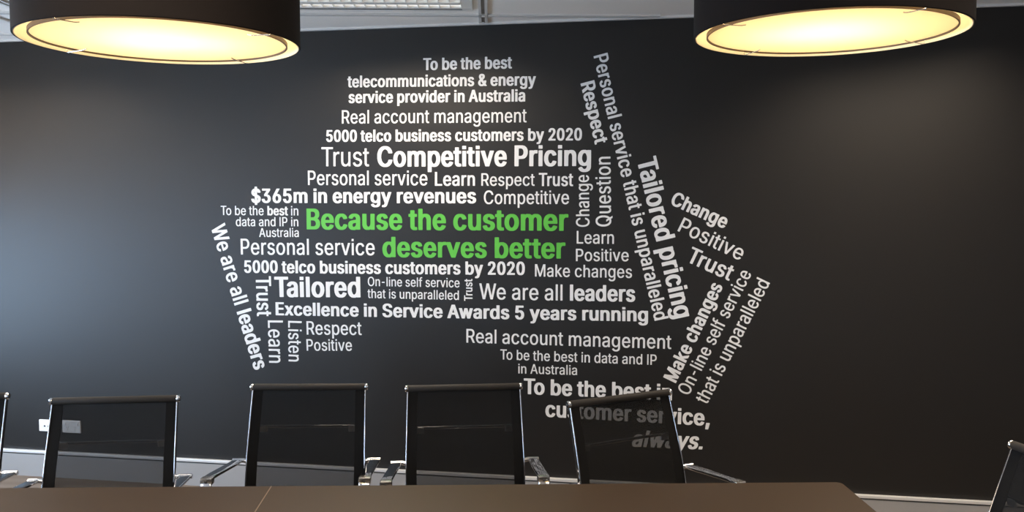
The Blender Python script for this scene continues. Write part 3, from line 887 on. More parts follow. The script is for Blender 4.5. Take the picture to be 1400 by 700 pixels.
 'y': '0.6283|47 -109,32 -104,28 -99,28 -94,36 -57,39 -53,45 -51,70 -50,76 -48,82 -40,86 -30,96 7,10 291,10 297,15 301,24 303,79 303,89 299,132 153,135 143,137 142,141 150,184 297,187 300,195 303,250 303,259 300,263 295,262 289,164 -35,152 -67,141 -83,127 -96,110 -106,95 -109',
 ' ': '0.2824|',
}
GLYPHS['m'] = {
 '-': '0.5742|59 147,56 150,55 156,55 188,56 191,59 193,173 193,176 192,178 189,178 153,178 150,174 147',
 'A': '0.7528|14 0,11 2,11 6,122 394,124 398,129 400,179 399,182 396,185 389,291 17,294 6,294 2,291 0,286 0,246 0,241 2,215 97,212 107,209 110,101 111,96 109,93 105,68 11,64 2,59 0;111 159,191 159,194 159,196 161,155 318,153 321,151 320,149 315,110 164,109 161',
 'C': '0.7991|149 -4,133 -1,119 4,94 19,70 42,54 66,42 92,37 107,29 143,25 173,25 227,32 274,42 308,54 333,73 360,92 379,101 386,113 393,128 399,153 405,188 405,214 398,233 389,251 377,262 366,280 341,288 325,295 307,300 285,301 274,299 272,296 271,251 272,249 275,246 287,239 307,228 325,213 340,194 350,174 355,166 355,141 348,126 339,115 330,104 315,96 302,86 274,79 241,77 222,77 176,82 141,91 112,102 88,118 68,141 52,156 47,173 45,189 48,204 55,216 63,224 71,239 93,245 108,249 125,251 128,296 129,301 126,301 123,295 93,286 72,280 59,270 44,253 25,231 9,206 -1,188 -5',
 'I': '0.2778|38 0,34 2,33 7,34 394,34 398,39 400,78 400,83 398,83 393,83 6,83 2,78 0',
 'L': '0.6207|41 0,38 2,37 7,37 394,38 398,43 400,84 400,89 398,90 393,91 50,93 48,96 48,229 48,233 45,233 42,233 6,231 1,226 0',
 'M': '0.9791|41 0,38 2,37 7,37 391,38 398,43 400,98 400,103 400,106 397,183 146,196 97,198 93,199 93,216 151,290 396,293 399,296 400,358 399,360 396,360 393,360 9,359 2,354 0,314 0,309 1,307 4,308 277,306 277,304 274,223 7,219 1,213 0,179 0,174 3,89 277,87 275,87 264,87 249,88 239,88 4,86 1,83 0',
 'O': '0.8345|149 -4,133 -1,119 4,94 19,72 40,53 69,42 92,36 112,29 143,25 173,25 227,32 274,41 303,51 328,59 341,73 360,92 379,101 386,113 393,128 399,153 405,188 405,216 398,238 386,247 379,268 359,284 335,296 308,301 293,310 257,313 227,313 173,307 126,296 92,281 60,259 31,244 18,233 10,211 0,188 -5;163 45,173 45,183 46,199 53,218 65,231 80,241 97,251 120,258 148,262 176,262 226,258 252,251 280,240 307,225 328,210 341,189 352,171 355,156 353,141 348,118 332,109 322,101 310,92 292,86 274,80 250,77 222,77 176,79 159,86 126,98 97,110 77,117 69,126 61,141 52,149 49',
 'P': '0.6992|41 0,38 2,37 7,37 396,39 399,43 400,164 400,193 395,213 385,222 378,233 366,245 350,251 336,256 322,262 293,262 252,258 231,251 209,243 193,233 179,211 159,194 151,171 145,96 145,91 143,90 4,88 1,84 0;92 193,146 192,168 196,178 200,188 207,200 222,206 241,210 260,210 283,208 297,203 315,196 328,190 336,181 343,169 349,154 352,96 352,93 352,91 350,90 198',
 'Q': '0.8345|248 -37,242 -32,221 3,189 -5,153 -5,128 1,113 7,101 14,92 21,73 40,59 58,48 78,36 112,29 143,25 173,25 226,29 257,39 298,51 328,59 341,73 360,92 379,101 386,116 395,133 401,153 405,189 405,216 398,238 386,247 379,265 361,275 350,290 322,303 288,310 257,313 227,313 173,310 143,303 112,292 82,281 60,261 32,264 23,292 -24,297 -36,294 -38,291 -38;163 45,173 45,184 47,190 49,192 52,155 117,152 123,153 126,158 127,203 126,228 85,231 83,233 83,240 93,251 120,258 148,262 176,262 226,258 252,251 280,240 307,225 328,210 341,189 352,171 355,156 353,141 348,118 332,109 322,101 310,92 292,86 274,80 250,77 222,77 176,79 159,86 126,98 97,110 77,117 69,126 61,141 52,149 49',
 'R': '0.706|41 0,38 2,37 7,38 397,40 399,44 400,168 400,193 395,203 391,221 380,238 363,251 340,260 312,263 282,263 270,262 250,258 232,253 217,248 206,238 191,221 174,209 166,206 163,271 9,272 2,269 0,266 0,221 0,216 2,152 151,146 154,96 154,92 153,90 148,90 4,88 1,84 0;92 202,146 202,163 204,174 207,184 212,193 219,200 229,206 244,210 260,210 292,206 310,199 326,192 336,183 343,171 348,156 352,96 352,91 350,90 207',
 'T': '0.7055|121 0,118 2,117 7,116 350,114 352,111 352,23 353,20 358,20 396,23 399,28 400,263 400,266 398,267 394,267 358,264 353,176 352,173 352,171 350,170 4,168 1,164 0',
 'W': '1.0675|98 1,94 4,90 21,15 373,11 398,16 400,58 400,61 399,64 394,122 105,124 101,126 102,128 110,186 394,189 399,193 400,239 400,244 398,247 391,304 108,306 101,308 101,310 107,367 396,369 399,373 400,414 400,419 399,420 393,417 374,342 24,336 2,331 0,284 0,280 1,278 3,218 285,216 288,214 287,212 279,154 4,151 1,148 0',
 'a': '0.615|88 -6,69 -1,54 7,37 24,31 34,22 54,19 77,19 97,23 120,31 135,37 143,53 156,66 163,94 172,149 181,163 186,166 191,168 199,166 222,161 236,153 247,143 254,128 258,113 256,104 252,93 244,86 237,74 216,71 214,63 214,31 225,26 229,26 232,36 254,44 267,59 283,71 290,83 296,106 302,143 302,164 297,185 285,198 273,203 265,210 252,215 237,218 212,218 4,216 1,213 0,173 0,169 4,168 16,166 19,151 5,141 0,129 -4,118 -7;100 40,119 40,134 45,148 55,158 68,165 85,168 103,168 135,168 138,166 140,106 128,84 118,77 112,74 105,70 95,71 70,74 60,80 52,86 47',
 'b': '0.6685|133 -6,119 -3,108 2,98 10,84 24,82 22,82 4,79 1,38 0,34 1,32 4,32 393,33 398,36 400,78 400,83 397,84 276,86 276,88 277,97 287,106 294,119 300,128 302,164 302,184 296,202 285,216 271,223 262,238 232,246 204,250 181,252 158,250 117,243 80,236 60,227 42,210 19,196 7,188 2,176 -3,159 -6;137 40,144 40,161 46,172 54,180 64,186 75,193 93,197 108,200 135,200 164,198 181,195 199,187 221,180 234,171 244,158 253,146 256,134 256,123 252,110 244,102 234,94 219,87 199,82 161,82 136,84 120,89 93,96 74,111 53,123 45',
 'c': '0.6248|119 -6,93 1,76 11,55 31,43 50,31 78,24 107,22 123,22 176,26 199,31 219,36 234,51 260,69 281,88 294,104 300,116 302,153 302,171 297,188 289,208 270,224 247,233 219,229 215,201 206,189 205,184 209,178 226,167 242,158 249,149 253,141 256,126 256,113 251,102 244,91 229,81 207,75 186,72 161,72 136,74 120,79 95,84 80,96 60,106 50,121 42,133 40,149 44,163 51,175 65,186 92,189 94,201 94,229 84,233 82,234 77,228 59,220 42,211 30,191 11,171 0,158 -4,144 -7',
 'd': '0.6685|113 -6,93 -1,79 5,71 12,55 27,44 44,32 70,24 107,22 120,21 148,22 179,29 216,37 239,47 259,57 272,77 290,94 299,109 302,143 302,153 300,161 297,171 290,186 275,188 274,189 275,190 396,193 399,196 400,236 400,239 398,240 393,240 4,238 1,234 0,194 0,190 4,190 21,188 24,171 7,154 -3,138 -7;127 40,134 40,151 46,161 53,171 65,183 92,187 107,190 133,190 166,188 181,185 201,179 217,171 233,160 245,148 253,136 256,124 256,114 253,106 248,94 236,84 217,79 204,74 179,72 161,72 138,74 120,79 95,85 78,94 62,105 50,114 44',
 'e': '0.6373|121 -6,94 1,76 10,62 22,45 45,32 74,24 107,22 120,21 146,22 174,25 198,32 224,41 244,57 269,74 285,94 297,113 302,148 302,169 297,188 287,200 277,211 264,220 250,233 216,237 198,240 163,240 136,238 133,233 132,74 132,72 130,72 126,74 112,82 80,88 70,99 55,116 44,133 40,141 40,153 43,168 51,178 64,186 82,191 86,199 85,229 75,234 72,235 69,227 47,218 32,200 14,188 6,178 1,161 -5,148 -7;74 176,183 175,186 176,188 179,182 211,176 224,170 236,162 244,151 252,141 256,131 257,123 256,111 251,99 243,89 231,81 214,76 199,73 179',
 'f': '0.4085|53 0,49 2,48 7,48 250,47 254,44 254,9 255,4 257,4 295,8 299,43 299,48 301,50 355,54 371,64 390,79 405,94 413,109 416,134 417,144 415,154 412,160 408,160 401,152 369,149 366,146 365,124 369,119 368,113 365,108 360,104 353,100 340,101 301,104 299,149 298,152 293,152 264,151 257,148 255,104 254,102 254,100 250,100 4,98 1,94 0',
 'g': '0.6696|113 -117,96 -114,84 -110,71 -102,56 -91,39 -69,33 -57,33 -52,36 -48,59 -32,63 -30,71 -30,76 -32,94 -57,113 -69,134 -73,146 -71,161 -65,169 -59,176 -53,181 -44,186 -32,190 -11,190 31,188 32,174 18,159 9,149 5,136 3,116 3,103 5,83 13,69 22,54 37,43 52,32 75,26 98,22 121,21 150,22 178,24 193,31 222,45 254,59 274,76 289,94 299,111 302,143 302,153 300,161 297,170 292,188 275,190 277,190 293,193 298,236 299,239 297,240 292,240 -21,235 -50,228 -67,218 -82,203 -97,194 -103,179 -110,161 -116,148 -117;125 50,136 50,153 55,164 64,170 70,178 83,183 97,190 131,190 173,186 196,180 217,170 236,160 245,149 253,138 256,124 256,114 253,106 248,94 236,84 217,79 204,75 189,72 163,72 141,74 123,77 105,84 87,89 77,99 63,113 54',
 'h': '0.6467|36 0,33 2,32 7,32 394,33 398,38 400,78 400,83 398,83 394,84 279,88 279,103 292,121 300,131 302,163 302,182 297,196 287,208 275,221 252,228 226,232 193,232 6,231 2,226 0,186 0,183 1,180 4,180 198,178 211,174 226,165 241,151 252,141 256,134 256,119 253,108 246,102 241,91 222,85 206,83 194,83 4,81 1,78 0',
 'i': '0.27|36 0,33 2,32 7,32 293,33 297,38 299,76 299,81 297,82 292,82 6,81 2,76 0;36 344,33 346,32 350,33 398,38 400,79 399,82 396,82 393,81 346,76 344',
 'k': '0.602|36 0,33 2,32 7,32 394,33 398,38 400,78 400,83 398,83 393,84 185,86 185,89 187,174 297,179 299,224 299,228 299,230 297,230 293,226 288,139 174,137 169,238 6,238 2,236 0,231 0,184 0,179 2,105 123,99 129,96 127,89 118,84 110,83 3,78 0',
 'l': '0.2778|38 0,34 2,33 7,34 394,34 398,39 400,78 400,83 398,83 393,83 6,83 2,78 0',
 'm': '0.9881|38 0,34 2,33 7,33 292,34 295,36 298,43 299,82 298,85 295,85 280,88 277,106 293,119 300,133 304,159 304,174 300,186 292,197 282,207 265,209 265,229 286,239 294,249 299,268 304,298 304,311 301,331 290,343 279,351 267,358 252,365 227,367 209,367 7,367 4,364 1,321 0,318 1,315 4,315 194,313 216,310 231,302 244,289 253,273 258,256 253,243 244,237 237,231 226,227 211,225 189,225 4,223 1,219 0,179 0,174 2,173 7,173 216,169 230,162 242,151 252,143 256,133 258,116 252,101 240,93 226,87 207,85 193,85 4,83 1,79 0',
 'n': '0.6462|36 0,33 2,32 7,33 296,38 299,79 298,82 295,82 279,84 276,103 292,116 299,129 302,163 302,183 296,198 286,207 277,215 265,225 242,230 216,232 191,231 3,226 0,188 0,183 1,180 4,180 198,178 211,174 226,165 241,151 252,141 256,134 256,119 253,108 246,102 241,91 222,85 206,83 194,83 4,81 1,78 0',
 'o': '0.6545|119 -6,93 1,76 11,55 31,43 50,31 78,24 107,22 123,22 176,26 199,31 219,36 234,51 260,69 281,88 294,104 300,116 302,153 302,168 298,189 287,208 270,223 249,233 227,242 196,245 171,245 123,241 98,233 69,225 50,210 29,191 11,169 -1,144 -7;127 40,138 40,151 44,161 50,171 60,180 74,188 95,193 121,195 140,195 156,192 186,181 219,173 234,165 244,151 253,139 256,126 256,116 253,103 244,94 234,81 207,75 186,72 159,72 136,74 120,79 95,85 78,96 60,105 50,113 45',
 'p': '0.6685|36 -111,33 -108,32 -103,32 295,34 298,38 299,79 298,82 295,82 277,84 274,97 287,106 294,118 300,126 302,163 302,183 297,201 286,216 271,223 262,238 232,246 204,250 179,252 140,247 95,236 60,226 40,210 19,191 4,174 -3,158 -7,138 -7,118 -3,98 10,88 21,84 21,83 -107,81 -110,78 -111;137 40,144 40,161 46,172 54,180 64,186 75,193 93,197 108,200 135,200 164,198 181,195 199,187 221,180 234,171 244,158 253,146 256,134 256,123 252,110 244,102 234,94 219,87 199,82 161,82 136,84 120,89 93,96 74,111 53,123 45',
 'r': '0.4168|36 0,33 2,32 7,33 296,38 299,78 299,82 295,82 283,84 281,98 292,113 300,134 304,159 302,162 297,161 254,158 252,154 251,134 254,126 253,109 246,102 241,96 232,90 222,86 211,83 199,83 3,78 0',
 's': '0.578|101 -6,84 -3,70 2,56 12,43 24,31 44,26 57,22 72,23 75,26 77,56 85,68 85,71 82,78 64,87 50,96 45,108 40,126 40,134 42,144 47,158 62,163 77,163 88,161 97,156 106,144 115,134 120,83 136,66 144,58 150,43 166,34 183,29 206,29 224,32 242,41 262,51 276,66 289,86 299,101 302,141 302,156 299,166 294,184 280,196 265,204 250,210 234,209 227,206 225,184 219,176 217,168 217,164 219,155 239,145 250,136 256,119 259,106 256,98 252,88 243,84 237,80 226,81 207,87 194,99 184,108 180,168 161,181 153,195 141,204 130,211 113,215 95,215 72,210 50,202 35,194 25,181 12,163 1,144 -4,131 -7',
 't': '0.3476|89 -3,74 1,62 9,49 24,42 40,37 70,37 250,35 254,33 254,8 255,4 257,4 260,4 297,9 299,33 299,36 302,37 365,38 368,43 370,83 369,85 365,86 301,91 299,126 299,129 297,130 293,130 260,128 256,89 254,87 254,85 250,85 75,87 59,91 50,94 46,101 43,123 45,128 42,130 39,135 4,131 0,116 -3',
 'u': '0.6467|98 -3,76 5,69 11,56 23,43 45,37 64,34 80,32 102,33 296,38 299,76 299,81 298,83 295,84 95,91 70,101 55,114 46,124 43,131 43,139 45,148 48,161 58,172 75,178 95,180 108,180 295,183 298,186 299,229 298,231 296,232 292,231 3,226 0,185 1,182 4,182 21,179 23,163 9,143 -1,133 -3',
 'v': '0.615|103 0,99 3,96 12,16 280,12 292,13 296,18 299,58 299,63 298,65 295,122 92,124 86,126 85,186 297,191 299,236 299,239 295,236 285,152 4,149 1,146 0',
 ' ': '0.2861|',
}
GLYPHS['r'] = {
 'T': '0.6939|121 1,119 2,118 6,118 353,116 354,112 355,22 356,20 358,20 361,20 397,22 399,26 400,259 399,261 397,262 392,261 359,259 356,169 355,166 354,164 353,163 4,162 2,159 0',
 'r': '0.4033|34 1,32 2,32 8,32 296,34 298,37 298,72 298,75 294,75 272,77 270,92 288,107 298,119 301,134 303,154 301,156 299,157 296,156 255,154 254,149 253,131 256,119 254,107 249,100 244,90 234,83 221,79 209,77 196,76 2,74 1,71 0',
 's': '0.5656|101 -6,89 -4,74 0,56 11,45 21,37 31,28 49,22 73,24 74,41 79,56 83,62 83,64 81,74 58,87 44,104 37,126 37,137 41,146 46,154 53,159 60,163 69,165 79,163 92,156 106,142 117,77 139,67 144,54 153,44 164,34 183,28 208,28 222,32 242,38 258,47 271,62 286,79 295,92 300,102 302,136 301,146 299,161 294,174 285,183 276,195 258,204 234,204 229,201 227,181 221,172 219,166 219,154 241,144 253,136 258,121 261,107 260,97 256,89 251,83 246,78 238,73 222,73 211,75 203,80 194,91 185,106 177,159 160,174 153,188 142,199 127,207 109,210 91,210 74,206 56,198 36,187 22,173 9,162 3,146 -3,126 -7',
 't': '0.3337|87 -3,71 2,60 9,49 23,42 38,38 54,37 76,36 253,34 256,7 257,5 258,3 261,4 296,7 298,32 298,36 301,37 366,38 369,41 370,76 370,79 368,80 304,82 299,121 298,123 297,125 294,125 262,123 258,84 257,82 256,80 253,80 66,83 52,89 44,97 40,117 42,122 40,125 33,128 4,126 0,112 -3',
 'u': '0.6347|97 -3,86 1,72 7,57 21,45 41,35 69,32 104,32 296,34 298,39 298,72 298,76 296,77 101,78 88,86 66,92 58,100 49,117 41,129 40,147 45,161 56,173 74,180 96,182 111,182 296,184 298,187 298,222 298,224 296,225 291,224 2,222 1,219 0,185 1,183 4,183 31,181 33,173 23,161 11,148 2,131 -3',
 ' ': '0.2879|',
}
GLYPHS['n'] = {
 'L': '0.6308|42 0,37 4,37 9,37 393,39 398,44 400,94 400,101 396,102 391,102 56,104 54,107 54,239 53,244 49,245 46,245 7,242 2,236 0',
 'P': '0.7089|42 0,37 4,37 9,37 396,41 399,46 400,172 400,187 398,206 393,229 380,246 364,261 339,268 321,273 294,273 250,271 235,263 207,253 188,246 179,229 163,211 152,197 147,179 143,103 142,102 137,101 4,97 1,92 0;103 196,147 195,169 199,177 202,186 208,193 215,199 227,204 240,208 259,208 284,206 295,201 313,196 323,186 334,176 341,157 346,107 346,104 346,102 344,102 201',
 'T': '0.7151|122 0,117 4,117 9,116 344,114 346,111 346,31 346,24 348,21 351,20 354,20 394,24 399,31 400,272 400,277 396,278 393,278 354,276 349,267 346,187 346,184 346,182 344,181 6,179 2,172 0',
 'W': '1.0747|99 0,96 2,93 6,88 27,10 391,11 396,14 399,19 400,66 400,72 399,76 394,127 149,129 141,131 140,135 152,186 396,190 399,196 400,247 400,254 398,258 390,305 160,311 140,312 140,315 147,365 394,367 398,374 400,422 400,429 398,431 394,431 391,426 367,347 4,342 0,336 0,284 0,279 1,276 4,225 242,223 250,221 252,219 250,217 242,166 4,162 1,157 0',
 'a': '0.6251|91 -6,72 -1,56 7,42 18,31 33,22 54,18 74,18 100,22 119,26 131,35 144,46 154,56 161,82 172,112 179,149 184,161 188,164 191,166 199,166 211,164 222,160 233,152 244,144 250,132 253,117 250,107 244,97 233,87 215,81 212,64 211,56 214,29 224,26 227,25 232,33 251,42 266,58 282,69 290,87 299,107 304,151 304,161 302,182 295,203 281,218 261,226 240,230 217,230 6,227 2,222 0,177 0,171 1,164 7,144 -3,129 -6;110 46,121 46,136 51,148 61,156 72,163 87,166 102,167 129,165 134,162 135,151 133,111 125,97 118,89 110,84 98,82 87,85 69,89 61,97 53',
 'c': '0.635|121 -6,104 -3,77 10,60 25,44 48,30 77,23 106,20 144,22 180,29 215,39 242,54 266,72 284,87 294,107 302,119 304,161 304,176 300,194 292,206 284,222 269,231 256,237 244,243 230,245 217,243 214,239 212,209 202,191 202,184 206,178 220,169 235,161 244,154 248,142 252,136 252,126 249,117 243,109 235,98 217,90 196,87 178,85 162,85 136,88 111,95 87,104 71,114 57,124 50,139 46,152 49,166 58,178 77,184 95,189 98,206 99,214 97,241 88,245 85,246 80,239 59,229 40,217 23,201 10,184 1,166 -5,154 -7',
 'd': '0.6784|114 -6,99 -3,87 2,76 8,63 19,45 41,34 66,29 80,23 105,20 144,23 194,30 224,42 251,55 271,72 287,92 298,112 304,151 304,166 300,184 290,187 290,189 396,192 399,197 400,246 400,251 396,252 391,251 6,249 2,244 0,199 0,192 2,189 10,187 12,172 1,157 -4,146 -7;130 48,139 47,149 49,156 54,168 66,174 77,181 93,186 116,188 131,188 172,183 201,178 215,168 233,157 244,149 249,139 252,127 250,116 243,102 227,92 204,88 189,85 165,85 136,87 119,90 102,95 87,100 75,112 59,122 51',
 'e': '0.6474|122 -6,101 -1,87 4,75 12,58 27,47 41,40 54,29 82,22 118,20 145,22 180,29 215,37 239,49 259,65 279,81 291,106 302,117 304,159 304,177 299,198 289,216 273,230 253,241 228,248 201,251 170,251 136,249 132,242 130,87 130,85 126,87 113,94 87,102 71,113 58,129 48,141 45,152 48,165 54,174 64,186 87,191 90,206 91,239 81,246 77,248 72,240 51,229 33,218 20,202 8,182 -1,169 -5,156 -7;87 180,181 179,184 180,186 183,179 212,174 225,166 237,159 244,151 249,142 252,134 252,124 249,116 244,107 235,99 224,94 214,89 199,86 183',
 'h': '0.6567|37 0,32 4,32 9,32 393,34 398,39 400,87 400,93 398,95 393,96 291,99 290,116 300,131 304,171 304,181 302,197 295,207 288,221 274,233 253,240 228,243 201,243 7,241 2,234 0,189 0,184 1,181 4,180 180,178 202,171 227,162 240,151 249,139 252,126 247,112 235,104 222,97 199,95 181,94 4,91 1,86 0',
 'i': '0.2824|36 0,31 4,30 9,30 295,32 299,39 301,87 301,94 297,95 292,95 6,92 2,86 0;36 339,31 342,30 346,30 393,32 398,37 400,42 400,86 400,93 398,95 394,95 390,95 346,93 341,86 338',
 'l': '0.2901|37 0,32 4,32 9,32 393,34 398,39 400,89 400,96 396,97 391,96 7,94 2,89 0',
 'n': '0.6561|37 0,32 4,32 9,32 297,36 300,41 301,87 301,93 298,96 291,97 290,117 300,131 304,169 304,184 301,197 295,207 288,220 276,224 269,232 255,236 243,241 219,243 199,242 4,239 1,234 0,192 0,186 0,181 4,180 180,178 202,171 227,162 240,151 249,139 252,126 247,112 235,104 222,97 199,95 181,94 4,91 1,86 0',
 'o': '0.6644|121 -6,104 -3,77 10,60 25,44 48,30 77,23 106,20 144,22 180,29 215,39 242,54 266,72 284,87 294,107 302,119 304,161 304,171 302,186 296,207 283,222 268,237 245,248 220,253 199,256 176,257 124,255 108,249 84,240 59,226 35,212 19,191 4,167 -4,152 -7;137 46,147 48,157 52,164 58,174 71,182 85,186 97,190 111,193 137,193 162,190 186,186 201,179 220,172 230,161 244,152 249,139 252,127 250,119 245,110 237,102 225,97 215,90 196,85 160,85 136,87 119,96 85,104 71,114 57,124 50',
 'p': '0.6784|37 -109,32 -105,32 -100,32 295,34 299,39 301,86 301,93 298,95 290,97 289,116 300,131 304,171 304,187 300,209 289,230 269,238 258,246 242,254 219,261 185,263 163,263 137,260 103,251 69,242 48,226 25,207 8,189 -1,179 -4,166 -7,136 -6,121 -3,99 9,96 9,94 -105,91 -108,86 -109;139 48,149 47,156 48,167 55,174 62,183 75,190 92,196 118,198 132,198 170,193 199,188 214,179 230,171 241,159 249,149 252,141 252,132 248,122 241,114 230,108 220,100 199,95 167,95 134,97 119,105 85,118 62,129 53',
 'r': '0.4282|37 0,32 4,32 9,32 297,36 300,41 301,86 301,92 299,97 294,111 300,122 304,147 306,168 303,172 300,173 297,172 251,166 247,137 249,124 245,114 237,107 228,100 215,97 204,95 188,94 4,91 1,86 0',
 's': '0.5884|104 -6,87 -3,76 1,64 7,48 19,35 35,29 48,23 64,22 74,22 79,27 82,59 91,77 90,83 87,91 66,101 54,107 49,117 46,129 46,146 52,156 64,161 77,161 93,154 107,144 115,79 136,66 144,50 155,39 170,32 185,28 204,28 227,33 248,40 263,52 278,71 292,84 299,104 304,149 304,164 300,177 295,192 284,199 278,214 256,221 237,222 227,216 222,187 214,167 214,162 217,154 235,145 246,139 251,134 253,121 253,109 248,98 237,93 225,93 217,94 207,101 194,109 188,119 183,174 165,191 157,208 142,216 132,220 124,226 105,226 71,223 56,216 40,207 27,193 14,186 8,166 -1,151 -5,137 -7',
 't': '0.3595|92 -3,79 0,64 8,50 22,42 40,37 67,36 246,35 250,32 250,9 251,4 255,3 258,4 297,11 301,32 301,36 303,37 364,39 368,44 371,89 371,96 369,98 364,99 303,102 301,136 301,141 298,143 294,143 258,141 253,134 251,102 250,100 250,98 246,98 74,101 61,107 50,111 49,134 50,141 46,148 7,146 4,142 1,126 -3',
 'u': '0.6567|101 -3,89 0,76 7,68 12,56 24,45 41,35 69,32 97,32 297,37 300,44 301,86 301,91 300,94 297,95 113,97 97,102 77,111 62,122 52,134 49,149 54,163 66,173 84,178 103,180 126,181 297,184 300,189 301,232 301,239 300,242 297,243 292,242 4,239 1,234 0,187 0,182 2,179 10,177 11,161 2,144 -3',
 'v': '0.6251|104 0,99 4,95 12,11 292,11 297,16 300,22 301,69 301,74 300,77 297,127 123,131 116,132 116,134 121,184 295,187 299,194 301,241 301,247 300,251 297,251 292,164 6,161 2,154 0',
 ' ': '0.2842|',
}

